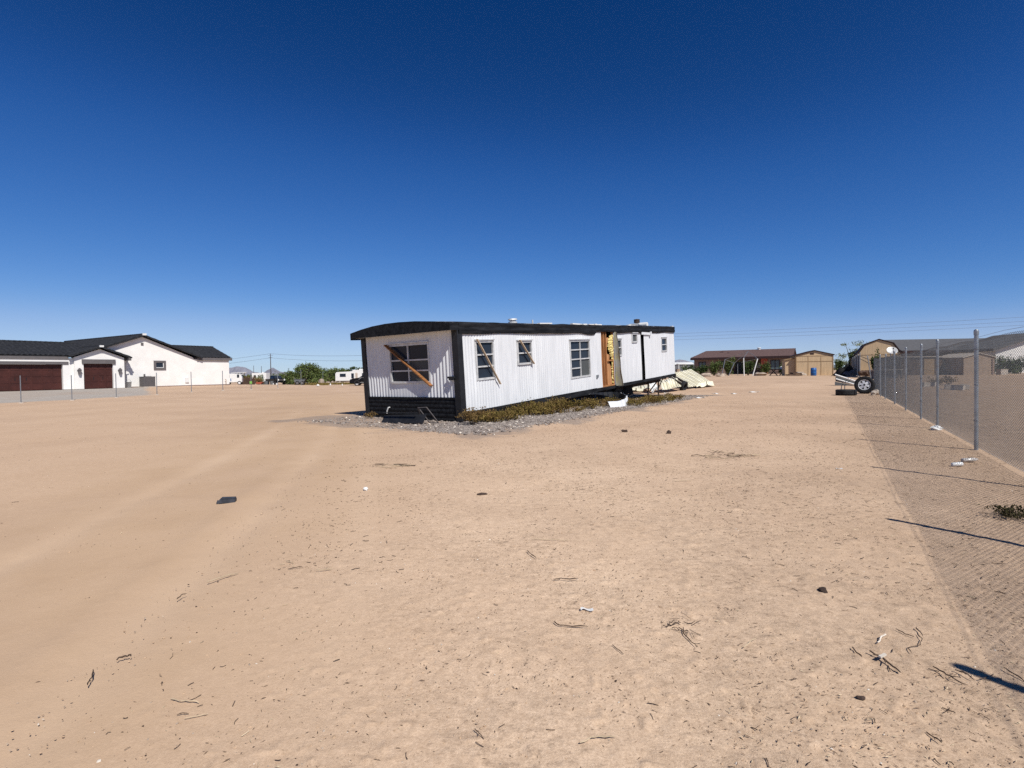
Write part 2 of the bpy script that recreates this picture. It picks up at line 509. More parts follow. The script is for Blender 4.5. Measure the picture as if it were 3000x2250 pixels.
    fine = ramp(noise(11, 12, .88), .22, .78, (.70, .67, .64), (1.24, 1.25, 1.26))
    c = mix(1.0, c, fine, 'MULTIPLY')
    c = mix(1.0, c, ramp(noise(85, 4, .75), .34, .66, (.85, .83, .81), (1.13, 1.14, 1.15)), 'MULTIPLY')
    c = mix(1.0, c, ramp(noise(27, 5, .75), .36, .64, (.90, .885, .87), (1.08, 1.085, 1.09)), 'MULTIPLY')
    # dry litter and dark soil streaks
    lit = mul(ramp(noise(.9, 6, .68), .40, .64), attr('litter'))
    streak = ramp(noise(13, 9, .8, (1, 1.3, 1)), .50, .62)
    c = mix(mul(mul(lit, streak), .72), c, (.17, .115, .078))
    speck = ramp(noise(34, 6, .8), .57, .66)
    c = mix(mul(mul(speck, attr('litter')), .55), c, (.17, .11, .075))
    pale = ramp(noise(70, 2, .5), .73, .77)
    c = mix(mul(pale, .12), c, (.62, .55, .45))
    c = mix(mul(attr('track'), .85), c, mix(ramp(noise(1.1, 6), .3, .7), (.43, .295, .185), (.49, .345, .228)))
    c = mix(mul(attr('rut'), .38), c, (.58, .425, .295))
    # broad patches of trodden darker and paler soil
    c = mix(mul(ramp(noise(.55, 7, .7), .52, .70), .35), c, (.42, .29, .195))
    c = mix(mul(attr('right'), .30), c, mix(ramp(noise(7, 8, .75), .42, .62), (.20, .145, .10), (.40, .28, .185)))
    c = mix(mul(attr('beyond'), .62), c, mix(ramp(noise(3, 8, .7), .4, .62), (.17, .12, .085), (.31, .215, .145)))
    gcol = mix(ramp(noise(30, 3, .7), .35, .65), (.11, .09, .08), (.31, .265, .235))
    c = mix(mul(attr('gravel'), .66), c, gcol)
    c = mix(mul(attr('drive'), .9), c, mix(ramp(noise(5, 6, .8), .3, .7), (.27, .25, .225), (.40, .375, .34)))
    # farther dirt: broken bands of drier brown soil
    c = mix(mul(ramp(noise(.16, 7, .66), .46, .68), .38), c, (.30, .20, .135))
    L.new(c, b.inputs['Base Color'])
    bp = N.new('ShaderNodeBump'); bp.inputs['Distance'].default_value = .010
    crust = mul(ramp(noise(1.7, 5, .7), .35, .68, (.12, .12, .12), (1, 1, 1)), attr('litter'))
    ma = N.new('ShaderNodeMath'); ma.operation = 'MULTIPLY_ADD'; ma.inputs[1].default_value = .75; ma.inputs[2].default_value = .12
    L.new(crust, ma.inputs[0]); L.new(ma.outputs[0], bp.inputs['Strength'])
    L.new(noise(44, 8, .85), bp.inputs['Height'])
    b2 = N.new('ShaderNodeBump'); b2.inputs['Strength'].default_value = .45; b2.inputs['Distance'].default_value = .006
    L.new(noise(70, 5, .75), b2.inputs['Height']); L.new(bp.outputs[0], b2.inputs['Normal'])
    L.new(b2.outputs[0], b.inputs['Normal'])
    me.materials.append(m)
    return o


build_ground()


def build_hills():
    for k, (px0, px1, D, seg) in enumerate([
            (560, 960, 9000, [(560, 12), (600, 22), (660, 20), (672, 24), (690, 28), (700, 29), (722, 24), (735, 19), (742, 13), (760, 9), (778, 12), (790, 20), (800, 25), (808, 20), (824, 12), (850, 8), (900, 6), (960, 0)]),
            (1880, 2160, 11000, [(1880, 8), (1930, 18), (1970, 26), (1990, 31), (2004, 29), (2018, 25), (2030, 23), (2050, 18), (2090, 9), (2160, 0)])]):
        mb = MB()
        n = 90
        pxs = np.linspace(px0, px1, n)
        hh = np.interp(pxs, [s[0] for s in seg], [s[1] for s in seg])
        rnd = np.random.RandomState(k)
        hh = hh + (vnoise(pxs, pxs * 0, 9, k) - .5) * 3 * (hh > 2)
        rows = 9
        vs_ = []
        for i in range(n):
            Xc = (pxs[i] - 1500) / FPX * D
            H = max(0, hh[i]) / FPX * D
            for j in range(rows):
                t = j / (rows - 1) * 2 - 1
                z = H * (1 - abs(t)) ** .8 + (rnd.rand() - .5) * H * .12 * (abs(t) < .95)
                if j == rows // 2: z = H
                vs_.append((Xc * (1 + t * .09), D * (1 + t * .09), z - 3))
        fs = [(i * rows + j, (i + 1) * rows + j, (i + 1) * rows + j + 1, i * rows + j + 1) for i in range(n - 1) for j in range(rows - 1)]
        mb.add(vs_, fs)
        mb.build('hills', M['hill'], smooth=False)['kind'] = 'structure'


build_hills()

# ------------------------------------------------------------------ the mobile home
TR = (Matrix.Rotation(T_YAW, 3, 'Z') @ Matrix.Rotation(-.0535, 3, 'Y') @ Matrix.Rotation(-.0087, 3, 'X'))
TM = Matrix.Translation(TRAILER_O) @ TR.to_4x4()
TL, TW = 17.5, 4.15


def corr_panel(name, parent, u0, u1, w0, w1, holes, plane, period=.13, amp=.011, off=0.0, top=None, bot=None, mat_='white_side'):
    """corrugated sheet with window openings. plane(u, w, d) gives the point, d outward."""
    step = period / 6
    n = max(2, int((u1 - u0) / step))
    us = list(np.linspace(u0, u1, n + 1))
    for h in holes:
        for q in (h[0], h[1]):
            if u0 < q < u1: us[min(range(len(us)), key=lambda k: abs(us[k] - q))] = q
    ws = sorted(set([w0, w1] + [q for h in holes for q in (h[2], h[3])] + list(np.linspace(w0, w1, 8))))
    ws = [q for q in ws if w0 <= q <= w1]
    mb = MB()
    vs_ = []
    for u in us:
        tt = top(u) if top else w1
        bb = bot(u) if bot else w0
        d = off + amp * math.sin(2 * math.pi * u / period) * (.55 + .45 * math.sin(u * 2.1)) + .012 * math.sin(u * .9 + 1)
        for q in ws:
            qq = tt if q == w1 else (bb if q == w0 else min(max(q, bb), tt))
            vs_.append(plane(u, qq, d + .008 * math.sin(q * 2.2 + u)))
    k = len(ws)
    fs = []
    for i in range(len(us) - 1):
        um = (us[i] + us[i + 1]) / 2
        for j in range(k - 1):
            wm = (ws[j] + ws[j + 1]) / 2
            if any(h[0] < um < h[1] and h[2] < wm < h[3] for h in holes): continue
            a = i * k + j
            fs.append((a, a + k, a + k + 1, a + 1))
    mb.add(vs_, fs)
    return mb.build(name, M[mat_], parent)


SIDE = lambda u, w_, d: (u, -d, w_)
ENDP = lambda v, w_, d: (-d, v, w_)


def window(parent, P, a0, a1, w0, w1, vbars=(), hbars=(), fr=.05, glass='glass', label=None, panes=(), extra=()):
    """window: frame > panes. P(a, w, d): d outward"""
    mb = MB()

    def bar(x0, x1, z0, z1, d0, d1, m=0):
        q = [P(x0, z0, d0), P(x1, z0, d0), P(x1, z1, d0), P(x0, z1, d0), P(x0, z0, d1), P(x1, z0, d1), P(x1, z1, d1), P(x0, z1, d1)]
        mb.add(q, [(0, 1, 2, 3), (4, 7, 6, 5), (0, 4, 5, 1), (2, 6, 7, 3), (1, 5, 6, 2), (0, 3, 7, 4)], m)
    bar(a0 - fr, a0 + .012, w0 - fr, w1 + fr, -.05, .03)
    bar(a1 - .012, a1 + fr, w0 - fr, w1 + fr, -.05, .03)
    bar(a0 + .013, a1 - .013, w1 - .012, w1 + fr, -.05, .034)
    bar(a0 + .013, a1 - .013, w0 - fr, w0 + .012, -.05, .04)
    bar(a0 - fr - .01, a1 + fr + .01, w1 + fr + .003, w1 + fr + .04, -.01, .07)
    for x in vbars: bar(x - .02, x + .02, w0 + .013, w1 - .013, -.045, .012)
    for z in hbars: bar(a0 + .013, a1 - .013, z - .022, z + .022, -.04, .016)
    for (x0, x1, z) in extra: bar(x0, x1, z - .022, z + .022, -.04, .016)
    f = mb.build('window', M['white_trim'], parent)
    if label: f['label'] = label
    xs = [a0 + .013] + list(vbars) + [a1 - .013]; zs = [w0 + .013] + list(hbars) + [w1 - .013]
    g = MB()
    rnd = random.Random(int(a0 * 100) + int(w0 * 1000))
    for i in range(len(xs) - 1):
        for j in range(len(zs) - 1):
            t = [rnd.uniform(-.006, .006) for _ in range(4)]
            key = 1 if (i, j) in panes else 0
            g.add([P(xs[i], zs[j], -.03 + t[0]), P(xs[i + 1], zs[j], -.03 + t[1]), P(xs[i + 1], zs[j + 1], -.03 + t[2]), P(xs[i], zs[j + 1], -.03 + t[3])], [(0, 1, 2, 3)], key)
    g.build('pane', [M[glass], M['glass_dusty']], f)
    return f


def build_trailer():
    t = thing('mobile_home', 'long derelict white mobile home with black trim, one wall panel torn open', 'mobile home')
    t.rotation_mode = 'XYZ'
    t.matrix_world = TM
    # --- side wall facing the camera
    W1, W2, W3 = (.78, 1.56, .92, 1.99), (2.87, 3.63, 1.27, 1.95), (6.24, 7.72, .58, 1.93)
    W5, W6, W4 = (11.95, 12.46, 1.84, 2.17), (15.6, 16.3, 1.31, 1.93), (10.12, 10.70, 1.28, 1.93)
    top1 = lambda u: 2.21 if u < 7.6 else 2.21 + .12 * min(1, (u - 7.6) / .8)
    a = corr_panel('siding', t, .17, 8.78, 0, 2.3, [W1, W2, W3], SIDE, top=lambda u: 2.33 if u > 7.5 else 2.24)
    corr_panel('siding', t, 9.98, 12.95, 0, 2.3, [W4, W5], SIDE, period=.2, amp=.006, top=lambda u: 2.26)
    jag = lambda w_: .03 * math.sin(w_ * 5.3) + .02 * math.sin(w_ * 13.1)
    corr_panel('siding', t, 13.32, TL, 0, 2.3, [W6], SIDE, period=.2, amp=.006, top=lambda u: 2.26)
    window(t, SIDE, *W1, hbars=(1.27, 1.62), label='tall narrow window with three stacked panes, crossed by a lath')
    window(t, SIDE, *W2, hbars=(1.60,), label='small two pane window crossed by a short lath')
    window(t, SIDE, *W3, vbars=(7.0,), hbars=(1.25, 1.61), label='largest side window, two columns of panes, one tall dusty pane', panes=((1, 0),), extra=((6.253, 6.98, .91),))
    window(t, SIDE, *W4, hbars=(1.6,), label='window half hidden behind the curled wall sheet')
    window(t, SIDE, *W5, glass='glass_dusty', label='small high window with one grey pane')
    window(t, SIDE, *W6, hbars=(1.62,), label='narrow two pane window nearest the raised far end')
    # laths nailed over windows
    for (p0, p1) in (((.74, 2.08), (1.76, .69)), ((2.88, 2.03), (3.66, 1.22))):
        b = MB(); b.beam(SIDE(*p0, .10), SIDE(*p1, .085), .02, .07, up=(0, -1, 0))
        b2 = b.build('lath', M['lath'], t)
    # fascia band along the roof edge, wavy lower lip
    mb = MB()
    n = 120

    def low(u):
        s = 2.235 - .02 * math.sin(u * 2.0) * math.sin(u * .7)
        if 5.5 < u < 8.3: s -= .075 * math.exp(-((u - 7.75) / .7) ** 2)
        if 8.3 < u < 10.2: s += .05
        return s

    def fas(a_, b_):
        u = .02 + a_ * (TL - .02)
        rows = [(-.055, 2.56), (-.075, 2.5), (-.06, 2.42), (-.078, 2.35), (-.06, low(u) + .03), (-.05, low(u))]
        k = b_ * 5; i = min(4, int(k)); f = k - i
        d = rows[i][0] + (rows[i + 1][0] - rows[i][0]) * f
        z = rows[i][1] + (rows[i + 1][1] - rows[i][1]) * f
        return (u, d - .006 * math.sin(u * 3.1), z + (.012 * math.sin(u * 1.3) + .008 * math.sin(u * 4.7)) * (1 - b_))
    mb.grid(fas, n, 5)
    mb.build('fascia', M['black_paint'], t)
    # roof: shallow bow, hanging past the left wall
    mb = MB()
    prof = [(-.062, 2.548), (.55, 2.615), (1.3, 2.675), (2.0, 2.70), (2.6, 2.695), (3.2, 2.66), (3.75, 2.595), (4.27, 2.51)]

    def rf(a_, b_):
        u = -.34 + a_ * (TL + .40)
        k = b_ * (len(prof) - 1); i = min(len(prof) - 2, int(k)); f = k - i
        v = prof[i][0] + (prof[i + 1][0] - prof[i][0]) * f; z = prof[i][1] + (prof[i + 1][1] - prof[i][1]) * f
        sag = -.025 * math.exp(-((u - 7.5) / 3) ** 2) + .01 * math.sin(u * 1.7 + v)
        return (u, v, z + sag * (0 if u < .3 else 1) + .012)
    mb.grid(rf, 70, 14)
    mb.build('roof', M['roof_coat'], t, smooth=True)
    # front fascia under the bowed roof + soffit
    mb = MB()
    ys = np.linspace(-.062, 4.27, 40)
    zt = np.interp(ys, [p[0] for p in prof], [p[1] for p in prof]) + .008
    for (x0, x1) in ((-.345, -.31),):
        vs_ = []
        for y, z in zip(ys, zt):
            zb = 2.345 - .0 * y
            vs_ += [(x0, y, zb), (x0, y, z), (x1, y, zb), (x1, y, z)]
        fs = []
        for i in range(len(ys) - 1):
            b = i * 4; c = b + 4
            fs += [(b, c, c + 1, b + 1), (b + 2, b + 3, c + 3, c + 2), (b, b + 2, c + 2, c), (b + 1, c + 1, c + 3, b + 3)]
        fs += [(0, 1, 3, 2), (len(vs_) - 4, len(vs_) - 2, len(vs_) - 1, len(vs_) - 3)]
        mb.add(vs_, fs)
    # eave fascia down the hidden long side and the near right corner cap
    mb.bx(-.34, TL + .05, 4.271, 4.30, 2.3, 2.52)
    mb.bx(-.309, .02, -.062, -.03, 2.345, 2.55)
    mb.build('front_fascia', M['black_paint'], t)
    mb = MB(); mb.bx(-.308, .0, -.028, 4.26, 2.352, 2.37); mb.bx(.0, TL, TW + .02, 4.265, 2.3, 2.318)
    mb.build('soffit', M['white_side'], t)
    # --- near end wall
    WE = (1.16, 2.82, .92, 2.02)
    corr_panel('end_siding', t, .16, 3.97, .45, 2.35, [WE], ENDP, period=.135, amp=.014)
    window(t, ENDP, *WE, vbars=(2.04,), hbars=(1.25, 1.57), label='wide end window crossed by an orange board', panes=((0, 1), (0, 0)))
    mb = MB(); mb.bx(.05, .06, 1.98, 2.35, 1.6, 1.98); mb.build('curtain', M['curtain'], t)
    mb = MB(); mb.beam(ENDP(2.92, 2.07, .10), ENDP(1.04, .79, .085), .035, .115, up=(-1, 0, 0)); mb.build('board', M['board'], t)
    mb = MB(); mb.bx(-.06, -.0, -.055, .16, -.22, 2.352); mb.bx(.0, .155, -.055, -.0, -.22, 2.24); mb.build('corner_trim', M['black_trim'], t)
    mb = MB(); mb.bx(-.05, -.0, 3.97, 4.16, -.28, 2.352); mb.build('corner_trim', M['black_trim'], t)
    mb = MB(); mb.bx(-.10, -.055, .10, .38, 1.0, 1.055); mb.bx(-.13, -.10, .12, .3, .95, 1.03); mb.build('bracket', M['black_trim'], t)
    # black ribbed skirting below the end wall
    mb = MB()

    def sk(a_, b_):
        z = .445 - b_ * .66
        return (-.02 - .018 * (abs(((b_ * 5) % 1) - .5) * 2) ** .5 - .01 * math.sin(a_ * 9), .16 + a_ * 3.81, z)
    mb.grid(sk, 30, 40)
    mb.bx(-.05, -.04, .16, 3.97, .40, .455)
    mb.build('skirting', M['black_paint'], t)
    mb = MB(); mb.tube([(-.05, 2.96, .12), (-.11, 2.96, .12), (-.13, 3.0, .02), (-.13, 3.02, -.06)], .022, 8); mb.build('tap', M['white_trim'], t)
    # --- floor rim along the side
    mb = MB()
    mb.bx(.155, 8.2, -.045, .05, -.19, .015); mb.bx(10.0, TL + .02, -.045, .05, -.12, .012); mb.bx(8.2, 10.0, .0, .07, -.14, -.01)
    mb.bx(TL - .03, TL + .02, .06, TW, -.12, .012)
    mb.build('floor_rim', M['black_paint'], t)
    # --- other walls, floor, dark interior
    mb = MB()
    mb.bx(0.02, TL, TW - .02, TW, -.1, 2.45, 0)
    mb.bx(TL - .02, TL, .0, TW - .03, .015, 2.5, 0)
    mb.build('far_wall', M['white_side'], t)
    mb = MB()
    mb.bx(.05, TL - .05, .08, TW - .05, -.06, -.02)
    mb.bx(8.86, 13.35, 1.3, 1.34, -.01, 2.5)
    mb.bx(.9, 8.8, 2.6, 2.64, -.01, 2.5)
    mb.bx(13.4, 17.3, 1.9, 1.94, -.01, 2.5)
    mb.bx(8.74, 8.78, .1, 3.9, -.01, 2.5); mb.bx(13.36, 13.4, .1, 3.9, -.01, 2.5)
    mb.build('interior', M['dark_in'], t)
    # --- the torn bay: studs, panelling, insulation, curled sheet
    mb = MB()
    for u in (8.84, 9.06, 9.30):
        mb.bx(u - .02, u + .025, .015, .105, .0, 2.3)
    mb.bx(9.325, 9.98, .02, .105, 1.05, 1.10); mb.bx(8.80, 9.98, .012, .11, 2.3, 2.38); mb.bx(8.80, 9.98, .012, .11, -.01, .05)
    mb.bx(9.945, 9.985, .02, .11, .05, 2.3)
    mb.build('stud', M['stud'], t)
    mb = MB()
    edge = lambda w_: 9.82 + .09 * math.sin(w_ * 3.7) + .05 * math.sin(w_ * 11) - (.22 if 1.35 < w_ < 1.9 else 0)
    zz = np.linspace(.05, 2.05, 50)
    vs_ = []; fs = []
    for k, z in enumerate(zz): vs_ += [(8.80, .115, z), (edge(z), .117, z)]
    fs = [(2 * k, 2 * k + 1, 2 * k + 3, 2 * k + 2) for k in range(len(zz) - 1)]
    mb.add(vs_, fs); mb.build('wall_panelling', M['panel_wood'], t)
    mb = MB()
    rnd = random.Random(4)
    zz = np.linspace(.0, 2.16, 60)
    vs_ = []; fs = []
    m_ = 6
    for k, z in enumerate(zz):
        c0 = np.interp(z, [0, .3, .8, 1.2, 1.4, 1.6, 1.8, 2.0, 2.16], [9.93, 9.92, 9.89, 9.86, 9.74, 9.62, 9.56, 9.70, 9.82]) + rnd.uniform(-.035, .035)
        c1 = 10.10
        for j in range(m_ + 1):
            f = j / m_
            vs_.append((c0 + (c1 - c0) * f, .09 - .07 * math.sin(f * 3.0) ** .7 * (1 if z > 1 else .7) + rnd.uniform(-.025, .025), z + rnd.uniform(-.012, .012)))
    for k in range(len(zz) - 1):
        for j in range(m_):
            a_ = k * (m_ + 1) + j
            fs.append((a_, a_ + 1, a_ + m_ + 2, a_ + m_ + 1))
    mb.add(vs_, fs)
    mb.build('insulation', M['insul'], t)
    mb = MB()

    def curl(a_, b_):
        z = -.04 + b_ * 2.32
        R = .31 - .18 * b_                       # the sheet swings farther out low down
        x = 9.985 + .10 * math.sin(a_ * 2.2) * (1 - .5 * b_)
        y = -.03 - R * (math.sin(a_ * 2.0) / .95) * a_ ** .6
        return (x + .012 * math.sin(b_ * 17) * a_, y + .01 * math.sin(b_ * 11 + a_ * 5), z)
    mb.grid(curl, 18, 30)
    mb.build('curled_wall_sheet', M['sheet_back'], t, smooth=True)
    # slit between panels, its loose flap above and the split edge
    mb = MB(); mb.bx(12.97, 13.62, .12, .14, 0.0, 2.3); mb.build('gap_shade_sheet', M['canvas_black'], t)  # black sheet set behind the slit stands in for its deep shade
    mb = MB(); mb.box((13.5, -.06, 2.2), (1.15, .012, .12), Matrix.Rotation(.03, 3, 'Y')); mb.box((13.98, -.09, 2.19), (.14, .05, .2))
    mb.build('loose_flap', M['white_side'], t)
    mb = MB(); mb.bx(8.2, 8.33, -.06, -.015, .42, .54); mb.bx(8.22, 8.31, -.085, -.06, .46, .55); mb.build('outlet_box', M['steel'], t)
    # --- undercarriage
    mb = MB()
    for v in (.9, 3.1):
        mb.bx(.3, TL + .1, v - .05, v + .05, -.42, -.14)
    for u in np.arange(1, 17.4, 1.4): mb.bx(u - .04, u + .04, .12, 4.0, -.2, -.125)
    mb.build('chassis', M['rust'], t)
    mb = MB()
    for (u, v) in ((11.6, .45), (14.9, .5), (16.3, .5), (15.0, 3.4), (12.4, .6), (9.3, .7)):
        p = TM @ Vector((u, v, -.2)); g = terrain(p.x, p.y)
        q = TM.inverted() @ Vector((p.x, p.y, g))
        mb = MB(); mb.beam((u, v, -.12), q, .06, .06); mb.build('jack_stand', M['rust'], t)
    mb = MB(); mb.beam((15.9, .3, -.15), (13.6, .2, -.95), .045, .045); mb.build('brace', M['rust'], t)
    mb = MB(); mb.beam((16.5, .3, -.12), (15.2, .15, -.75), .04, .04); mb.build('brace', M['rust'], t)
    ax_ = MB(); ax_.beam((11.0, .3, -.42), (11.0, 3.8, -.42), .09, .09); axo = ax_.build('axle', M['rust'], t)
    for v in (.45, 3.65):
        mb = MB(); mb.lathe([(0, -.11), (.18, -.1), (.20, -.12), (.33, -.11), (.35, -.07), (.35, .07), (.33, .11), (.2, .12), (0, .1)], 22, Matrix.Translation((11.0, v, -.45)) @ Matrix.Rotation(math.pi / 2, 4, 'X')); mb.build('wheel', M['rubber'], axo)
    # torn dark belly lining hanging near the break
    mb = MB(); rnd = random.Random(9)
    for k in range(16):
        u = 8.2 + k * .28
        mb.add([(u, .5, -.1), (u + .34, .5, -.1), (u + .3 + rnd.uniform(-.1, .1), .5 + rnd.uniform(-.2, .2), -.35 - rnd.uniform(0, .5)), (u - .05, .45, -.3 - rnd.uniform(0, .5))], [(0, 1, 2, 3)])
    mb.build('belly_lining', M['canvas_black'], t)
    # --- roof fittings
    C = Matrix.Translation((4.33, 1.2, 2.68))
    mb = MB(); mb.lathe([(.16, 0), (.16, .05), (.11, .06), (.11, .1), (.17, .11), (.15, .16), (0, .17)], 14, C); mb.build('roof_vent', M['white_trim'], t)['label'] = 'small round white vent near the front of the roof'
    mb = MB(); mb.lathe([(.03, 0), (.03, .16), (0, .16)], 8, Matrix.Translation((5.6, 1.2, 2.66))); mb.build('vent_pipe', M['white_trim'], t)
    mb = MB(); mb.bx(15.15, 15.75, 1.0, 1.5, 2.56, 2.80); mb.lathe([(.12, 0), (.12, .4), (.0, .4)], 12, Matrix.Translation((15.2, .95, 2.70)) @ Matrix.Rotation(math.pi / 2, 4, 'X')); cb = mb.build('roof_cooler', M['white_plain'], t)
    mb = MB(); mb.lathe([(.09, 2.75), (.09, 2.83), (.16, 2.85), (.15, 2.99), (.17, 3.0), (.15, 3.03), (0, 3.05)], 14, Matrix.Translation((15.62, 1.3, 0))); mb.build('chimney_cap', M['rust'], cb)
    mb = MB(); mb.prism([(14.35, 2.56), (14.8, 2.56), (14.75, 2.68), (14.6, 2.70)], 1, 1.0, 1.5); mb.build('roof_hatch', M['white_trim'], t)
    rnd = random.Random(12)
    for k in range(10):
        u = rnd.choice([rnd.uniform(6.2, 9.2), rnd.uniform(0, TL)]); L_ = rnd.uniform(.15, .9)
        z = 2.585
        mb = MB(); mb.box((u, rnd.uniform(-.05, .10), z), (L_, .12, .03 + rnd.uniform(0, .025)), Matrix.Rotation(rnd.uniform(-.03, .03), 3, 'Y'))
        mb.build('roof_flashing', M['white_plain'], t)
    return t


build_trailer()

# ------------------------------------------------------------------ chain-link fence on the right
def chain_mesh(name, parent, p0, p1, h, z0=.04, p=.078, r=.0026):
    p0 = Vector(p0); p1 = Vector(p1); d = p1 - p0; L = d.length; d.normalize()
    nrm = Vector((-d.y, d.x, 0)).normalized()
    n = int(L / p)
    m = int(h / (p / 2)); m -= m % 2
    ds = np.arange(n + 1) * p
    zs = z0 + np.arange(m + 1) * p / 2
    V = []
    tri = [(math.cos(a), math.sin(a)) for a in (0, 2.094, 4.189)]
    base = np.array([(p0 + d * s)[:] for s in ds])
    zt = terrain_np(base[:, 0], base[:, 1])
    vs_ = np.zeros((n + 1, m + 1, 3, 3))
    odd = (np.arange(m + 1) % 2)
    for k in range(3):
        off = (np.where(odd == 1, p / 2, -p / 2))[None, :]
        sg = np.where(np.arange(n + 1) % 2 == 0, 1, 1)[:, None]
        vs_[:, :, k, 0] = base[:, 0:1] + d.x * (off * sg + tri[k][0] * r) + nrm.x * tri[k][1] * r
        vs_[:, :, k, 1] = base[:, 1:2] + d.y * (off * sg + tri[k][0] * r) + nrm.y * tri[k][1] * r
        belly = .012 * np.sin(ds * 2.05)[:, None]
        vs_[:, :, k, 2] = zt[:, None] + zs[None, :] + belly * (zs[None, :] / h)
    # alternate wires mirror so that they meet at the diamond corners
    i = np.arange(n + 1)[:, None, None]; j = np.arange(m)[None, :, None]; k = np.arange(3)[None, None, :]
    idx = lambda a, b, c: (a * (m + 1) + b) * 3 + c
    F = np.stack([idx(i, j, k), idx(i, j, (k + 1) % 3), idx(i, j + 1, (k + 1) % 3), idx(i, j + 1, k)], -1).reshape(-1, 4)
    V = vs_.reshape(-1, 3)
    # second family, mirrored
    vs2 = vs_.copy()
    shift = np.where(odd == 1, -p, p)[None, :, None]
    vs2[:, :, :, 0] += d.x * shift; vs2[:, :, :, 1] += d.y * shift
    V = np.concatenate([V, vs2.reshape(-1, 3)]); F = np.concatenate([F, F + len(F) // (3 * m) * (m + 1) * 3])
    me = bpy.data.meshes.new(name)
    me.vertices.add(len(V)); me.vertices.foreach_set('co', V.ravel())
    me.loops.add(len(F) * 4); me.loops.foreach_set('vertex_index', F.ravel().astype(np.int32))
    me.polygons.add(len(F)); me.polygons.foreach_set('loop_start', np.arange(len(F), dtype=np.int32) * 4)
    me.update(calc_edges=True); me.materials.append(M['wire'])
    o = bpy.data.objects.new(name, me); COL.objects.link(o); o.parent = parent
    return o


def fence_post(parent, x, y, h, lean=(0, 0), r=.03, mt='steel'):
    z = terrain(x, y)
    mb = MB()
    top = Vector((x + lean[0], y + lean[1], z + h))
    mb.tube([(x, y, z - .1), top], r, 12)
    mb.lathe([(r + .006, -.06), (r + .006, .0), (r + .004, .012), (r * .6, .03), (0, .035)], 12, Matrix.Translation(top))
    o = mb.build('post', M[mt], parent, smooth=False)
    d = Vector((lean[0], lean[1], h)) / h
    for q in (.25, .55, .85):
        mb = MB(); mb.lathe([(r + .002, -.006), (r + .006, -.006), (r + .006, .006), (r + .002, .006)], 10, Matrix.Translation(Vector((x, y, z)) + d * h * q)); mb.build('tie_wire', M['wire'], o)
    return o


fe = thing('chain_link_fence', 'galvanised chain link fence running along the right side, past the upright wheel', 'fence')
posts = [(-1.3, 1.9), (.95, 1.97), (3.33, 1.97), (5.95, 1.97), (8.79, 1.97), (11.96, 1.97), (14.13, 1.97), (16.94, 1.98), (19.79, 1.95), (23.2, 1.94), (25.3, 1.97), (29.6, 1.92)]
for k, (y, h) in enumerate(posts):
    ln = (-.28, .05) if k == 11 else (.0 + .02 * math.sin(k * 2.3), .015 * math.cos(k * 3.1))
    fence_post(fe, fence_x(y) - .03, y, h, ln, r=.030 if k in (4, 1, 2) else .025)
chain_mesh('wire_mesh', fe, (fence_x(-1.3), -1.3, 0), (fence_x(29.6), 29.6, 0), 1.84)
mb = MB()
pth = []
for y in np.arange(-1.3, 29.6, .8):
    x = fence_x(y); pth.append((x, y, terrain(x, y) + 1.88 + .012 * math.sin(y * 1.9)))
mb.tube(pth, .0022, 4); mb.build('tension_wire', M['wire'], fe)
fe2 = thing('chain_link_fence', 'far stretch of grey chain link fence seen almost edge on beside the barn roofed shed', 'fence')
for y in (43.0, 46.2, 49.5, 52.8, 56.2, 60.0, 64.0):
    fence_post(fe2, fence_x(y), y, 1.9 if y > 43 else 1.98, r=.035)
chain_mesh('wire_mesh', fe2, (fence_x(43), 43, 0), (fence_x(64), 64, 0), 1.75, r=.0035)
mb = MB()
mb.grid(lambda a, b: (lambda y: (fence_x(y) + .03 + .015 * math.sin(y * 7), y, terrain(fence_x(y), y) + .08 + 1.62 * b))(43.1 + 20.5 * a), 60, 3)
mb.build('screen_cloth', cloth_mat('grey fence screen', (.26, .27, .28)), fe2)
mb = MB()
a = Vector((fence_x(43), 43, terrain(fence_x(43), 43))); b = Vector((fence_x(30), 30, terrain(fence_x(30), 30)))
for q in (1.72, 1.5): mb.tube([a + Vector((0, 0, q)), (a + b) / 2 + Vector((0, 0, q - .05)), b + Vector((-.2, 0, q - .03))], .018, 6)
mb.build('gap_wire', M['rust'], fe2)
# steel stakes along the lot on the left
sk = [(61.7, 1181, 1100), (211, 1173, 1099), (341, 1165, 1094), (460, 1157, 1092), (561, 1149, 1089), (653, 1144.6, 1086), (736, 1142, 1092), (814, 1137.4, 1090), (882.5, 1131, 1082), (946.5, 1127, 1088)]
sklab = ['fence stake standing before the left part of the double garage door', 'fence stake on the gravel before the wall between the two garage doors',
         'fence stake before the right end of the small garage gable', 'fence stake before the white wall, just right of the dark air conditioner',
         'fence stake before the white wall, under the low right roof', 'fence stake before the outer right corner of the white house',
         'fence stake with a lime green tape square tied on', 'fence stake in front of the black truck', 'fence stake in front of the grey utility cart', 'fence stake behind the biggest pale boulder, among the bushes']
skp = []
for k, (px, py, pt) in enumerate(sk):
    g = G(px, py)
    h = AT(px, pt, g.y).z - g.z
    h = min(max(h, 1.4), 2.1)
    o = thing('fence_stake', 'thin grey steel ' + sklab[k], 'post', g, 0, 'fence stakes along the left lot line')
    mb = MB(); mb.box((0, 0, h / 2 - .1), (.05, .012, h + .2)); mb.box((0, .018, h / 2 - .1), (.012, .024, h + .2)); mb.build('stake', M['steel'], o)
    mb = MB(); mb.lathe([(.13, 0), (.11, .02), (.05, .035), (0, .035)], 10); mb.build('footing', M['concrete'], o)
    if k == 6:
        s = 1.0 / 21 * (g.y / 55)
        mb = MB(); mb.box((0, -.035, .62), (.2, .02, .22)); mb.build('tape_square', M['green_tape'], o)

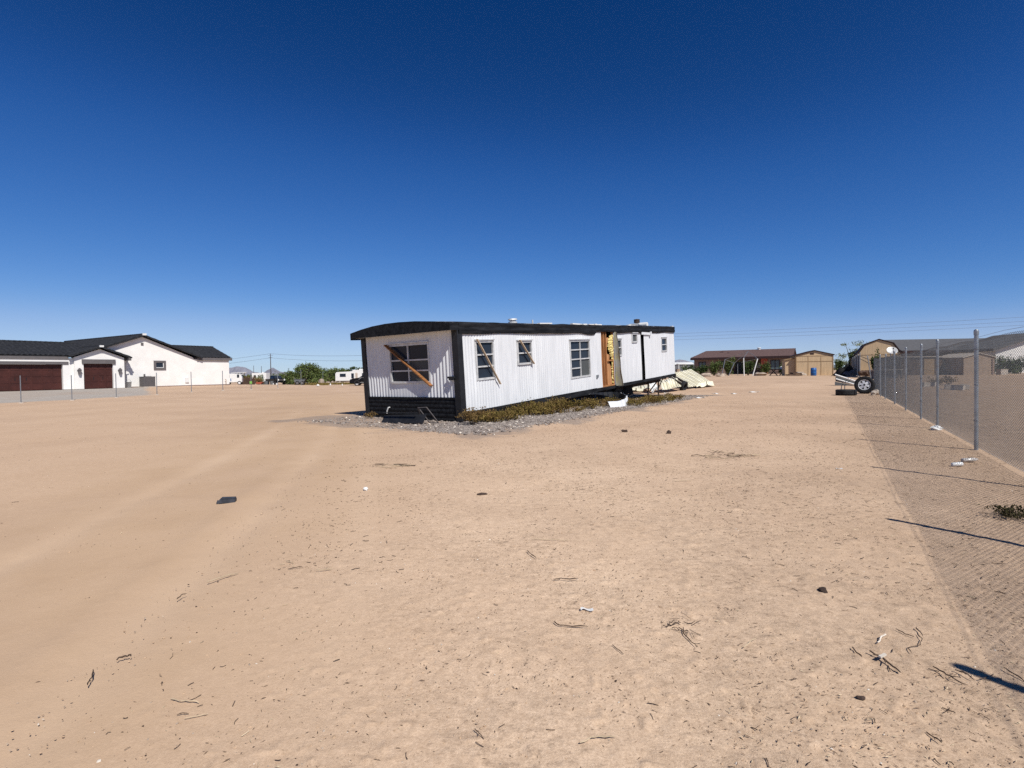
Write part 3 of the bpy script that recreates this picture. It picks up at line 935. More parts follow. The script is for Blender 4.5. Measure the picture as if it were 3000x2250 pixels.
# ------------------------------------------------------------------ gravel, weeds and litter round the trailer
def stones(name, pts, rnd, mats, kind_label):
    mb = MB()
    ico = [(0, 0, 1), (1, 0, .1), (.2, .95, 0), (-.85, .45, -.1), (-.7, -.6, .1), (.4, -.9, 0), (0, 0, -1)]
    fcs = [(0, 1, 2), (0, 2, 3), (0, 3, 4), (0, 4, 5), (0, 5, 1), (6, 2, 1), (6, 3, 2), (6, 4, 3), (6, 5, 4), (6, 1, 5)]
    for (x, y, z, r, mi) in pts:
        R = Euler((rnd.uniform(-.5, .5), rnd.uniform(-.5, .5), rnd.uniform(0, 6.3))).to_matrix()
        sx, sy, sz = r * rnd.uniform(.7, 1.3), r * rnd.uniform(.7, 1.3), r * rnd.uniform(.45, .8)
        mb.add([R @ Vector((a * sx * rnd.uniform(.8, 1.2), b * sy * rnd.uniform(.8, 1.2), c * sz)) + Vector((x, y, z + sz * .3)) for a, b, c in ico], fcs, mi)
    o = mb.build(name, mats)
    return tag(o, kind_label[0], kind_label[1], kind='stuff')


rnd = random.Random(77)
XY = []
while len(XY) < 17000:
    u = rnd.uniform(-2.3, 18.0); v = rnd.gauss(-1.1, .9) if rnd.random() < .75 else rnd.uniform(-.4, 4.6)
    if not (-2.9 + .035 * u < v < 5.2): continue
    if v > -.1 and u > .5: continue
    if rnd.random() > 1.15 - .05 * u: continue
    ed = min(u + 2.3, v + 2.6 - .035 * u)
    if ed < .5 and rnd.random() > ed * 2: continue
    XY.append((u, v))
px_ = np.array([(TRAILER_O.x + u * tU.x + v * tV.x, TRAILER_O.y + u * tU.y + v * tV.y) for u, v in XY])
pz_ = terrain_np(px_[:, 0], px_[:, 1])
stones('gravel', [(x, y, z, abs(rnd.gauss(.022, .010)) + .008, 1 if rnd.random() < .035 else 0) for (x, y), z in zip(px_, pz_)], rnd, [M['stone_grey'], M['pebble_white']],
       ('grey crushed gravel spread along the foot of the white mobile home', 'gravel'))
# pebbles and crumbs of soil over the near ground
pts = []
while len(pts) < 15000:
    r = 1.6 + 16 * rnd.random() ** 1.4; a = rnd.uniform(-.85, .95)
    x, y = r * math.sin(a), r * math.cos(a)
    q = rnd.random()
    if x < -1.6 - .2 * y and q < .85: continue
    pts.append((x, y, 0, abs(rnd.gauss(.0016, .0017)) * (1 + .06 * y) + .0012, (lambda q_: 1 if q_ < .07 else (0 if q_ < .2 else (2 if q_ < .4 else 3)))(rnd.random())))
zz = terrain_np(np.array([p[0] for p in pts]), np.array([p[1] for p in pts]))
stones('pebbles', [(p[0], p[1], z - .002, p[3], p[4]) for p, z in zip(pts, zz)], rnd, [M['dark_stone'], M['pebble_white'], M['rock'], M['sand_clod']],
       ('small pebbles and soil crumbs scattered over the bare sand', 'pebbles'))


def twig_path(p, ang, L, rnd, k=4, curl=.5, lift=.006):
    out = []; a = ang; q = Vector(p)
    for i in range(k):
        out.append(q.copy() + Vector((0, 0, rnd.uniform(0, lift))))
        a += rnd.uniform(-curl, curl)
        q = q + Vector((math.cos(a), math.sin(a), 0)) * (L / (k - 1))
    return out


mb = MB()
n_ = 0
cand = []
while n_ < 15000:
    r = 1.5 + 17 * rnd.random() ** 1.25; a = rnd.uniform(-.85, 1.0)
    x, y = r * math.sin(a), r * math.cos(a)
    cand.append((x, y)); n_ += 1
ca = np.array(cand)
dens = vnoise(ca[:, 0], ca[:, 1], 1.1, 31) * .6 + vnoise(ca[:, 0], ca[:, 1], .35, 32) * .4
zc = terrain_np(ca[:, 0], ca[:, 1])
for (x, y), d_, z in zip(cand, dens, zc):
    pr = sstep(.38, .66, d_)
    band = math.exp(-((y - 7.2) / 1.3) ** 2) * (1 if -3 < x < 2.5 else 0)
    right = 1 if x > .35 * y - .2 else 0
    left = 1 if x < -1.2 - .2 * y else 0
    pr = (.25 + .75 * pr) * (.35 if x * x + y * y < 16 else 1) * (.42 + .5 * band + .5 * right) * (.05 if left else 1)
    if rnd.random() > pr: continue
    L = min(.11, .008 + abs(rnd.gauss(0, .019)) * (1 + .03 * y))
    q = rnd.random()
    m_ = 1 if q < .13 else 0
    rad = rnd.uniform(.0007, .0016) * (1 + L * 8) * (1 + y * .04)
    mb.tube(twig_path((x, y, z + .002), rnd.uniform(0, 6.3), L, rnd, 3, .6), rad, 3, m_, caps=False)
tag(mb.build('twig_litter', [M['twig_dark'], M['twig_pale']]), 'scattered dry twigs and stem bits littering the sand', 'twigs', kind='stuff')

# tiny flecks of chaff, vectorised: elongated four sided slivers
def flecks(n, seed, lo, hi, mt, pale):
    rs = np.random.RandomState(seed)
    r = 1.5 + 24 * rs.rand(n) ** 1.35; a = rs.uniform(-.86, 1.0, n)
    x = r * np.sin(a); y = r * np.cos(a)
    d_ = vnoise(x, y, .9, 61) * .55 + vnoise(x, y, .3, 62) * .45
    band = np.exp(-((y - 7.3) / 1.5) ** 2) * ((x > -3.2) & (x < 2.5)); right = sstep(-4.2, -1.2, x - fence_x(y))
    left = sstep(-.4, -1.6, x + .17 * y)
    p = (.12 + .88 * sstep(.36, .62, d_)) * (.5 + .5 * band + .5 * right) * (1 - .93 * left) * (.35 + .65 * np.clip(sstep(2, 6.5, r) + right, 0, 1))
    k = rs.rand(n) < p
    x, y, r = x[k], y[k], r[k]; m = len(x)
    z = terrain_np(x, y) + .002
    L = np.clip(np.abs(rs.normal(0, 1, m)) * (hi - lo) + lo, lo, hi * 2.2) * (1 + .085 * r); W = L * rs.uniform(.07, .22, m) + .0002 * r ** .5
    an = rs.uniform(0, 6.283, m); c, s_ = np.cos(an), np.sin(an)
    tilt = rs.uniform(0, .5, m) * L
    V = np.stack([np.stack([x - c * L, y - s_ * L, z - .001], -1), np.stack([x + s_ * W, y - c * W, z], -1),
                  np.stack([x + c * L, y + s_ * L, z + tilt * .6], -1), np.stack([x - s_ * W, y + c * W, z], -1), np.stack([x, y, z + W * 1.2 + tilt * .3], -1)], 1).reshape(-1, 3)
    b = (np.arange(m) * 5)[:, None]
    F = np.concatenate([b + np.array([[0, 1, 4]]), b + np.array([[1, 2, 4]]), b + np.array([[2, 3, 4]]), b + np.array([[3, 0, 4]])], 1).reshape(-1, 3)
    me = bpy.data.meshes.new('chaff'); me.vertices.add(len(V)); me.vertices.foreach_set('co', V.ravel())
    me.loops.add(F.size); me.loops.foreach_set('vertex_index', F.ravel().astype(np.int32))
    me.polygons.add(len(F)); me.polygons.foreach_set('loop_start', np.arange(len(F), dtype=np.int32) * 3)
    me.materials.append(M[mt]); me.update(calc_edges=True)
    o = bpy.data.objects.new('chaff', me); COL.objects.link(o)
    return tag(o, ('pale' if pale else 'dark') + ' flecks of dry chaff strewn over the bare sand', 'chaff', kind='stuff')


flecks(150000, 71, .0018, .0056, 'chaff', False)
flecks(26000, 72, .002, .006, 'twig_pale', True)

# weeds along the side of the trailer
mb = MB()
for k in range(520):
    u = rnd.uniform(.2, 14.2)
    if 8.6 < u < 9.8 and rnd.random() < .6: continue
    v = rnd.uniform(-.95, .05) * (1 if u < 8 else 1.3) - .1 - (0 if u < 8 else .45)
    pn = vnoise(np.array([u]), np.array([v]), .8, 41)[0]
    if pn < .46 and rnd.random() < .8: continue
    hgt = (.03 + .44 * pn) * (1.15 if u < 8 else .75) * min(1, (u + .6) / 2.2)
    p = TRAILER_O.xy.to_3d() * 1.0
    x = TRAILER_O.x + u * tU.x + v * tV.x; y = TRAILER_O.y + u * tU.y + v * tV.y
    z = terrain(x, y)
    mt = 1 if rnd.random() < .25 else 0
    for s_ in range(4):
        a = rnd.uniform(0, 6.3); t_ = Vector((x + .13 * math.cos(a) * rnd.random(), y + .13 * math.sin(a) * rnd.random(), z + hgt * rnd.uniform(.7, 1.1)))
        mb.tube([(x, y, z), ((x + t_.x) / 2 + rnd.uniform(-.03, .03), (y + t_.y) / 2, z + hgt * .5), t_], .004, 3, 1, caps=False)
    mb.leaves([((x, y, z + hgt * .55), (.09, .09, hgt * .26)), ((x, y, z + hgt * .8), (.1, .1, hgt * .14))], 60, 1, .028, rnd, mt)
tag(mb.build('weeds', [M['weed'], M['weed_dry']]), 'olive brown weeds growing along the foot of the mobile home', 'weeds', kind='stuff')


def bush(name, label, cat, p, rx, rz, n, size, leafm, seed, stems=7, group=None, barkm='bark', lean=0):
    rn = random.Random(seed)
    t = thing(name, label, cat, p, 0, group)
    mb = MB(); mb2 = MB()
    cs = []
    for k in range(stems):
        a = 6.283 * k / stems + rn.uniform(-.4, .4); d = rx * rn.uniform(.3, .85)
        tip = Vector((math.cos(a) * d, math.sin(a) * d, rz * rn.uniform(.55, .95)))
        mb.tube([(0, 0, -.05), tip * .5 + Vector((0, 0, rz * .12)), tip], [.02 * rz, .014 * rz, .005 * rz], 5)
        for q in range(4):
            f = rn.uniform(.4, 1.05)
            c = Vector((tip.x * f, tip.y * f, tip.z * f + rz * .05)) + Vector((rn.gauss(0, .12) * rx, rn.gauss(0, .12) * rx, rn.gauss(0, .08) * rz))
            cs.append((c, (rx * .15, rx * .15, rz * .10)))
    mb2.leaves(cs, n, 1, size, rn)
    mb.build('stem', M[barkm], t); mb2.build('foliage', M[leafm], t)
    return t


def tree(name, label, p, h, r, n, size, leafm, seed, trunk_h=.3, group=None, clumps=26, flat=.38):
    rn = random.Random(seed)
    t = thing(name, label, 'tree', p, 0, group)
    tb = MB(); cb = MB(); cs = []
    nl = 6
    for k in range(nl):
        a = 6.283 * k / nl + rn.uniform(-.5, .5); d = r * rn.uniform(.35, .8)
        base = Vector((rn.uniform(-.1, .1), rn.uniform(-.1, .1), -.1)); fork = Vector((math.cos(a) * .12 * r, math.sin(a) * .12 * r, h * trunk_h))
        tip = Vector((math.cos(a) * d, math.sin(a) * d, h * rn.uniform(.6, .9)))
        mid = (fork + tip) / 2 + Vector((rn.uniform(-.2, .2), rn.uniform(-.2, .2), h * .06))
        tk = .35 if leafm == 'leaf_pale' else .6
        tb.tube([base, fork, mid, tip], [.055 * h * tk, .04 * h * tk, .02 * h * tk, .006 * h * tk * 1.6], 6)
    for k in range(clumps):
        a = rn.uniform(0, 6.283); q = math.sqrt(rn.random()); zf = rn.random()
        rr = r * q * (1 - .35 * max(0, zf - .5))
        z = h * (trunk_h * .75 + (1 - trunk_h * .75) * (zf * .95)) * (1 - .22 * q * q)
        s = rn.uniform(.11, .2) * r
        cs.append((Vector((math.cos(a) * rr, math.sin(a) * rr, z)), (s, s, s * flat * 1.6)))
    cb.leaves(cs, n, 1, size, rn)
    tb.build('trunk', M['bark_pale' if leafm == 'leaf_pale' else 'bark'], t); cb.build('crown', M[leafm], t)
    return t


bush('weed_bush', 'rounded reddish brown dry bush at the near corner of the mobile home', 'bush', G(1385, 1246), .42, .42, 1500, .022, 'weed_dry', 5, 9)
bush('weed_clump', 'dark olive dead weed clump on the sand by the fence, at the right edge', 'weed', G(2965, 1515), .26, .10, 900, .011, 'weed_dark', 8, 11)
bush('weed_clump', 'small dry weed sprouting against the black skirting left corner', 'weed', G(1083, 1226), .3, .2, 260, .02, 'weed_dry', 18, 7)

# ------------------------------------------------------------------ sheet metal and junk near the trailer
t = thing('curled_siding_sheet', 'torn white corrugated sheet bent into a loop in the weeds below the open bay', 'metal sheet', TM @ Vector((8.15, -.5, -.35)), T_YAW)
t.location.z = terrain(t.location.x, t.location.y)
mb = MB()
plan = [(-1.45, -.75, .02, .30), (-.9, -1.02, -.02, .30), (-.2, -1.05, -.02, .38), (.45, -.85, .06, .52), (.8, -.4, .2, .62), (.72, .05, .36, .66), (.25, .3, .5, .66), (-.5, .38, .58, .66), (-1.2, .40, .60, .64)]
plan = np.array(plan) * np.array([.80, .8, .8, .80])


def loop(a_, b_):
    k = a_ * (len(plan) - 1); tt = np.arange(len(plan))
    x, y, z0, z1 = [float(np.interp(k, tt, plan[:, c])) for c in range(4)]
    d = .018 * math.sin(a_ * 90)
    return (x, y - d - .10 * (1 - b_) * (1 - a_), z0 + (z1 - z0) * b_)


mb.grid(loop, 140, 6)
mb.build('sheet', M['white_side'], t, smooth=True)
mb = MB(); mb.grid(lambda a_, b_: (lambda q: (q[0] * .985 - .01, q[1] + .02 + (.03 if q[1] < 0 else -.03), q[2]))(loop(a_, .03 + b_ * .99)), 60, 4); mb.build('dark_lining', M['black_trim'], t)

t = thing('scrap_boards', 'fallen dark grey skirting board with a bent frame, lying before the end wall', 'scrap', G(1200, 1242), T_YAW + math.pi / 2)
mb = MB()
mb.box((0.2, .05, .13), (1.55, .02, .26), Euler((.55, .05, .1)).to_matrix()); mb.build('board', M['black_trim'], t)
mb = MB(); mb.beam((.9, .15, .30), (-.35, .05, .34), .05, .02); mb.build('strip', M['black_trim'], t)
mb = MB()
A, B_, C_, D_ = Vector((-.62, -.05, .48)), Vector((-.30, -.05, .46)), Vector((-.68, -.45, .02)), Vector((-.36, -.42, .02))
for a, b in ((A, B_), (A, C_), (B_, D_), (C_, D_), (B_, Vector((.05, -.5, .0)))): mb.beam(a, b, .035, .02)
mb.build('bent_frame', M['grey_trim'], t)


def one(name, label, cat, mb, m, group=None, smooth=False):
    return tag(mb.build(name, m, None, smooth), label, cat, group)


def debris_sheet(name, label, P00, P10, P01, P11, nr, m, amp, seed, crumple=.03):
    """a ribbed sheet between four corners; ribs run from the P0x edge to the P1x edge"""
    rn = random.Random(seed)
    mb = MB()
    P00, P10, P01, P11 = map(Vector, (P00, P10, P01, P11))
    ph = [rn.uniform(0, 6) for _ in range(6)]

    def f(a, b):
        p = (P00 * (1 - a) + P10 * a) * (1 - b) + (P01 * (1 - a) + P11 * a) * b
        k = (b * nr) % 1
        rib = amp * (1 if .08 < k < .22 or .5 < k < .62 else 0)
        p.z += rib + crumple * math.sin(a * 7 + ph[0] + b * 3) + crumple * .8 * math.sin(b * 11 + ph[1]) * math.sin(a * 5 + ph[2])
        return p
    mb.grid(f, 24, nr * 16)
    mb.m = [1 if (k % (nr * 16)) % 16 in ((3, 4) if (k % (nr * 16)) // 16 % 2 else (9,)) else 0 for k in range(len(mb.f))]
    o = one(name, label, 'metal sheet', mb, [m, M['cream_seam']])
    s = o.modifiers.new('thick', 'SOLIDIFY'); s.thickness = .02
    return o


def GH(px, py, h, Y=None):
    p = G(px, py) if Y is None else AT(px, py, Y)
    return Vector((p.x, p.y, terrain(p.x, p.y) + h)) if Y is None else p


debris_sheet('fallen_roof_sheet', 'largest cream ribbed roof panel slumped on the ground behind the raised end', AT(1952, 1099, 37.6), AT(2018, 1134, 35.2), AT(2024, 1081, 40.2), AT(2090, 1123, 37.6), 6, M['cream'], .06, 3, .015)
debris_sheet('fallen_roof_sheet', 'cream roof panel lying under the raised end, left of the half buried tyre', AT(1930, 1112, 34), AT(1940, 1140, 32), AT(1982, 1106, 36.5), AT(1996, 1133, 34), 4, M['cream'], .04, 5, .05)
debris_sheet('fallen_roof_sheet', 'crumpled whitish sheet folded up at the left end of the cream wreckage', AT(1893, 1121, 33), AT(1912, 1143, 31.5), AT(1915, 1112, 34), AT(1938, 1141, 32), 2, M['white_plain'], .03, 6, .10)
debris_sheet('fallen_roof_sheet', 'narrow cream edge strip along the front of the largest panel', AT(2014, 1131, 36.2), AT(2014, 1122, 36.6), AT(2089, 1129, 38.2), AT(2086, 1117, 38.8), 1, M['cream'], .05, 7, .05)
debris_sheet('fallen_roof_sheet', 'long cream sheet lying flat on the ground, directly behind the dark axle', AT(1836, 1132, 36), AT(1830, 1139, 33.5), AT(1900, 1128, 36.5), AT(1906, 1137, 34), 2, M['cream'], .05, 18, .03)
debris_sheet('fallen_roof_sheet', 'bent cream strip at the right tip of the wreckage', AT(2040, 1134, 35.6), AT(2042, 1126, 36.0), AT(2094, 1131, 36.8), AT(2086, 1118, 37.6), 1, M['cream'], .06, 20, .05)
debris_sheet('fallen_roof_sheet', 'low cream sheet scrap seen between the dark jack stands', AT(1832, 1137, 33), AT(1834, 1142, 32), AT(1886, 1138, 33), AT(1884, 1144, 32), 1, M['cream'], .04, 8, .03)
for k, (a, b, lb) in enumerate([((1972, 1101, 37), (2008, 1122, 35), 'upper of two black metal bars lying across the cream panel'), ((1960, 1104, 36), (1996, 1124, 34.6), 'lower of two black metal bars lying across the cream panel')]):
    mb = MB(); mb.beam(AT(*a), AT(*b), .1, .12); one('metal_bar', lb, 'metal bar', mb, M['rust'], 'black bars on the cream wreckage')


def wheel(name, label, p, R_, r, wdt, rot, rim=True, group=None, dusty=False):
    """tyre lying/standing with its axis turned by rot from local +y"""
    t = thing(name, label, 'wheel' if rim else 'tyre', p, 0, group, rot=rot)
    X90 = Matrix.Rotation(-math.pi / 2, 4, 'X')
    mb = MB()
    h = wdt / 2
    mb.lathe([(r, -h * .75), (r + (R_ - r) * .35, -h), (R_ - .05, -h * .97), (R_ - .012, -h * .8), (R_, -h * .5), (R_ - .008, -h * .18), (R_ - .008, h * .18), (R_, h * .5), (R_ - .012, h * .8), (R_ - .05, h * .97), (r + (R_ - r) * .35, h), (r, h * .75), (r, -h * .75)], 36, X90)
    mb.build('tyre', M['rubber'], t, smooth=True)
    if rim:
        mb = MB()
        mb.lathe([(r + .004, -h * .85), (r - .02, -h * .8), (r - .035, -h * .35), (r - .03, h * .3)], 36, X90)
        # six spokes with a hub
        def ringpt(rr, a, d): return X90 @ Vector((rr * math.cos(a), rr * math.sin(a), d))
        for k in range(6):
            a = 6.283 * k / 6 + .3
            q = [ringpt(r - .03, a - .30, -h * .62), ringpt(r - .03, a + .30, -h * .62), ringpt(.085, a + .62, -h * .80), ringpt(.085, a - .62, -h * .80)]
            mb.add(q, [(0, 1, 2, 3)])
        mb.lathe([(.088, -h * .8), (.088, -h * .78), (.05, -h * .84)], 18, X90)
        rm = mb.build('rim', M['alloy'], t)
        mb = MB(); mb.lathe([(0, -h * .87), (.05, -h * .85), (.052, -h * .8)], 16, X90); mb.build('hub_cap', M['black_trim'], rm)
        mb = MB(); mb.lathe([(0, h * .1), (r - .03, h * .1)], 24, X90); mb.build('wheel_back', M['dark_in'], t)
    return t


g = G(2533, 1153)
wheel('truck_wheel', 'upright wheel with silver spoked alloy rim, leaning near the chain link fence', g + Vector((0, 0, .445)), .465, .27, .28, (math.radians(-9), 0, math.radians(-38)))
g = G(2492, 1159)
wheel('loose_tyre', 'black tyre lying flat on the dirt, left of the upright silver wheel', g + Vector((0, .35, .15)), .47, .25, .29, (math.radians(90), 0, .4), rim=False)
g = AT(2003, 1124, 34.6)
wheel('loose_tyre', 'dark tyre half buried in the cream roof wreckage', Vector((g.x, g.y, terrain(g.x, g.y) + .26)), .36, .2, .25, (math.radians(20), .2, .9), rim=False)
mb = MB(); p = G(2567, 1158)
for k in range(3): mb.blob(p + Vector((.05 + .2 * k - .2, .1 * k, .1 + .06 * (k == 1))), (.14, .12, .13), 60 + k, amp=.3)
one('concrete_lump', 'broken brown concrete lump just right of the upright wheel', 'concrete', mb, M['concrete'])
# grey screens with two white rails left of the wheel
t = thing('screen_panel', 'leaning grey mesh panels with two long white rails, left of the upright wheel', 'panel', G(2478, 1133), 0)
o_ = t.location.copy()
YL, YR = 34.7, 34.2
mb = MB(); mb.tube([AT(2446, 1097, YL) - o_, AT(2508, 1117, YR) - o_], .045, 8); mb.build('rail', M['white_plain'], t)
mb = MB(); mb.tube([AT(2449, 1110, YL) - o_, AT(2503, 1126, YR) - o_], .045, 8); mb.build('rail', M['white_plain'], t)
mb = MB()
for pl in ([(2448, 1100, YL + .1), (2507, 1119, YR + .1), (2505, 1128, YR + .1), (2448, 1117, YL + .1)], [(2446, 1118, YL), (2505, 1129, YR), (2504, 1136.5, YR), (2446, 1130.5, YL)]):
    mb.add([AT(*q) - o_ for q in pl] + [AT(*q) - o_ + Vector((.02, .04, 0)) for q in pl], [(0, 1, 2, 3), (7, 6, 5, 4), (0, 4, 5, 1), (1, 5, 6, 2), (2, 6, 7, 3), (3, 7, 4, 0)])
mb.build('mesh_sheet', cloth_mat('grey panel mesh', (.22, .23, .235)), t)

# small litter items one can point at
def rockthing(label, px, py, r, m, seed, cat='rock', name='rock', group=None):
    p = G(px, py); mb = MB(); mb.blob(p + Vector((0, 0, r[2] * .5)), r, seed, amp=.3); return one(name, label, cat, mb, M[m], group)


rockthing('dark pointed rock on bare sand, left one of the pair right of the gravel', 1830, 1266, (.072, .05, .042), 'dark_stone', 1)
rockthing('dark rounded rock on bare sand, right one of the pair right of the gravel', 1960, 1270, (.056, .05, .046), 'dark_stone', 2)
rockthing('smooth brown stone by itself on the sand at the lower right', 2522, 2048, (.019, .013, .009), 'dark_stone', 3, 'stone', 'stone')
rockthing('dark clod with a white chip, on the sand right of centre', 2412, 1734, (.024, .03, .018), 'dark_stone', 4, 'clod', 'soil_clod')
rockthing('white crumpled paper ball on the sand, in front of the mobile home', 1071, 1437, (.034, .03, .026), 'white_plain', 5, 'paper', 'crumpled_paper')
rockthing('dark burnt lump on the sand, in front of the gravel middle', 1413, 1449, (.06, .03, .014), 'dark_stone', 6, 'lump', 'burnt_lump')
mb = MB(); p = G(668, 1474)
mb.box(p + Vector((0, 0, .028)), (.16, .075, .04), Euler((.05, .04, .25)).to_matrix()); mb.box(p + Vector((.005, .008, .058)), (.14, .045, .012), Euler((.05, .04, .25)).to_matrix()); mb.box(p + Vector((-.09, -.03, .02)), (.03, .04, .03), Euler((0, .4, .5)).to_matrix())
one('slate_block', 'flat dark slate grey block alone on the sand at left', 'block', mb, M['dark_box'])
mb = MB(); p = G(2804, 1367)
mb.lathe([(0, -.066), (.022, -.066), (.028, -.058), (.028, .058), (.022, .066), (0, .064)], 16, Matrix.Translation(p + Vector((0, 0, .033))) @ Matrix.Rotation(1.45, 4, 'Y') @ Matrix.Rotation(.2, 4, 'X'))
one('drink_can', 'white drink can lying on its side near the closest fence post', 'can', mb, M['white_plain'], smooth=True)
mb = MB(); p = G(2842, 1354)
mb.lathe([(0, -.11), (.024, -.11), (.03, -.10), (.029, .035), (.025, .065), (.012, .09), (.011, .105), (0, .105)], 14, Matrix.Translation(p + Vector((0, 0, .035))) @ Matrix.Rotation(1.5, 4, 'Y') @ Matrix.Rotation(.1, 4, 'X'))
one('plastic_bottle', 'cloudy clear plastic bottle lying behind the white can', 'bottle', mb, M['plastic_clear'], smooth=True)
rockthing('white plastic bag crumpled at the base of the second fence post', 2745, 1260, (.12, .09, .06), 'white_plain', 15, 'bag', 'plastic_bag')
for k, (px, py, rx, lb) in enumerate([(2095, 1154, .16, 'white paper scrap nearest the cream roof wreckage'), (2149, 1154, .15, 'white paper scrap on the dirt, middle of three'), (2208, 1149, .3, 'long pale paper scrap, rightmost of three on the dirt'),
                                      (2052, 1166, .2, 'whitish crumbled scrap at the right tip of the gravel'), (1953, 1152, .14, 'white chip beside the right end of the weeds')]):
    p = G(px, py); mb = MB(); mb.grid(lambda a, b: (p.x + (a - .5) * rx * 2, p.y + (b - .5) * .22, p.z + .02 + .03 * math.sin(a * 6 + k) * math.cos(b * 4)), 6, 4)
    o = one('paper_scrap', lb, 'scrap', mb, M['white_plain'], 'pale scraps on the dirt beyond the gravel'); o.modifiers.new('thick', 'SOLIDIFY').thickness = .01
for k, (px, py, lb) in enumerate([(2458, 1374, 'small white chip on the dark soil, left of the white can'), (1719, 1788, 'torn white plastic strip on the sand, above the curved twig')]):
    p = G(px, py); mb = MB(); L_ = .036 if k else .04
    mb.grid(lambda a, b: (p.x + (a - .5) * L_ * 2, p.y + (b - .5) * .02 + .012 * math.sin(a * 5), p.z + .008 + .005 * math.sin(a * 7 + b)), 8, 3)
    o = one('plastic_scrap', lb, 'scrap', mb, M['white_plain']); o.modifiers.new('thick', 'SOLIDIFY').thickness = .003

STICKS = [
    ([(606, 1712), (660, 1695), (698, 1683)], .006, 'p', 'long forked stick, dark below and pale at its tip, on the sand at left'),
    ([(518, 1760), (531, 1750), (547, 1744)], .005, 'd', 'short dark twig, just below the left long forked stick'),
    ([(925, 1677), (950, 1675), (974, 1670)], .005, 'p', 'pale straw, right one of two short straws left of centre'),
    ([(845, 1670), (866, 1668), (886, 1664)], .0045, 'd', 'dull straw, left one of two short straws left of centre'),
    ([(839, 1647), (850, 1650), (861, 1652)], .004, 'p', 'tiny pale twig with a raised tip above the two short straws'),
    ([(346, 1938), (365, 1932), (377, 1929), (384, 1931)], .006, 'd', 'black curled pod like stick alone on the smooth track'),
    ([(255, 2015), (264, 2000), (271, 1988), (273, 1966)], .004, 'd', 'crooked upright lying twig, leftmost of all on the smooth track'),
    ([(502, 2053), (524, 2059), (555, 2061), (583, 2064)], .004, 'p', 'splintered tan stick at the lower left, above two thin twigs'),
    ([(519, 2100), (535, 2098), (553, 2096)], .003, 'd', 'short thin twig below the splintered tan stick'),
    ([(541, 2111), (580, 2103), (610, 2096)], .0025, 'p', 'long thin pale twig below the splintered tan stick'),
    ([(1622, 1827), (1630, 1836), (1650, 1841), (1724, 1840)], .005, 'd', 'dark curved twig with a hooked left end, on sand below the white strip'),
    ([(1561, 1583), (1610, 1586), (1669, 1587)], .005, 'p', 'long straight pale stick with a dark left tip, at centre'),
    ([(1545, 1618), (1555, 1628), (1571, 1640)], .005, 'd', 'dark broken twig tuft below the long straight pale stick'),
    ([(1622, 1702), (1645, 1700), (1668, 1703), (1694, 1700)], .005, 'd', 'dark straight stick lying level, below the centre of the photo'),
    ([(2002, 1844), (2004, 1865), (2020, 1882), (2042, 1903)], .004, 'd', 'thin dark bent twig pointing down right, right of centre'),
    ([(2177, 1905), (2192, 1890), (2216, 1875)], .004, 'p', 'thin grey twig with a black lower end, slanting up right'),
    ([(1795, 1895), (1812, 1910), (1827, 1921)], .003, 'd', 'thin straight dark twig slanting down right, below centre'),
    ([(1973, 1412), (2000, 1412), (2027, 1412)], .006, 'p', 'pale straight straw farther off, below the small heap of branches'),
    ([(1391, 2142), (1405, 2156), (1418, 2171)], .003, 'd', 'dark Y shaped twig near the bottom edge centre'),
    ([(1703, 2187), (1732, 2171), (1765, 2165), (1804, 2167)], .004, 'p', 'bleached curved stick near the bottom edge, right of the Y shaped twig'),
    ([(2550, 1920), (2577, 1932), (2605, 1953), (2638, 1979)], .007, 'd', 'thick cracked grey stick with a white knot at the lower right'),
    ([(2572, 1890), (2582, 1874), (2596, 1866)], .006, 'w', 'bone white bent stick above the thick cracked stick'),
    ([(2496, 1904), (2510, 1917), (2525, 1929)], .005, 'd', 'short black stick, left of the thick cracked stick'),
    ([(2734, 1962), (2765, 1980), (2794, 1998), (2824, 2009)], .005, 'd', 'dark twig with a thick right end, left of the thick post shadow end'),
    ([(2797, 1971), (2825, 1980), (2854, 1997)], .0045, 'd', 'dark twig beside the thick post shadow at the right'),
    ([(2688, 1862), (2701, 1879), (2695, 1896), (2660, 1902), (2671, 1920)], .003, 'd', 'thin twig bent into an open hook at the lower right'),
    ([(2623, 1849), (2640, 1855), (2651, 1862), (2678, 1871)], .0035, 'd', 'wavy dark twig, left of the hook shaped twig'),
    ([(2684, 1846), (2692, 1857), (2703, 1870)], .0045, 'd', 'short thick dark twig at the top of the hook shaped twig'),
    ([(2714, 2152), (2735, 2166), (2759, 2185)], .004, 'd', 'dark knobbly twig near the bottom edge at right'),
    ([(2762, 2080), (2780, 2087), (2800, 2097)], .003, 'd', 'thin dark twig above the knobbly twig at right'),
    ([(2940, 1962), (2970, 1980), (3000, 2000)], .004, 'd', 'thin twig cut by the right edge, above the thick post shadow'),
]
SM = {'d': 'twig_dark', 'p': 'twig_pale', 'w': 'pebble_white'}
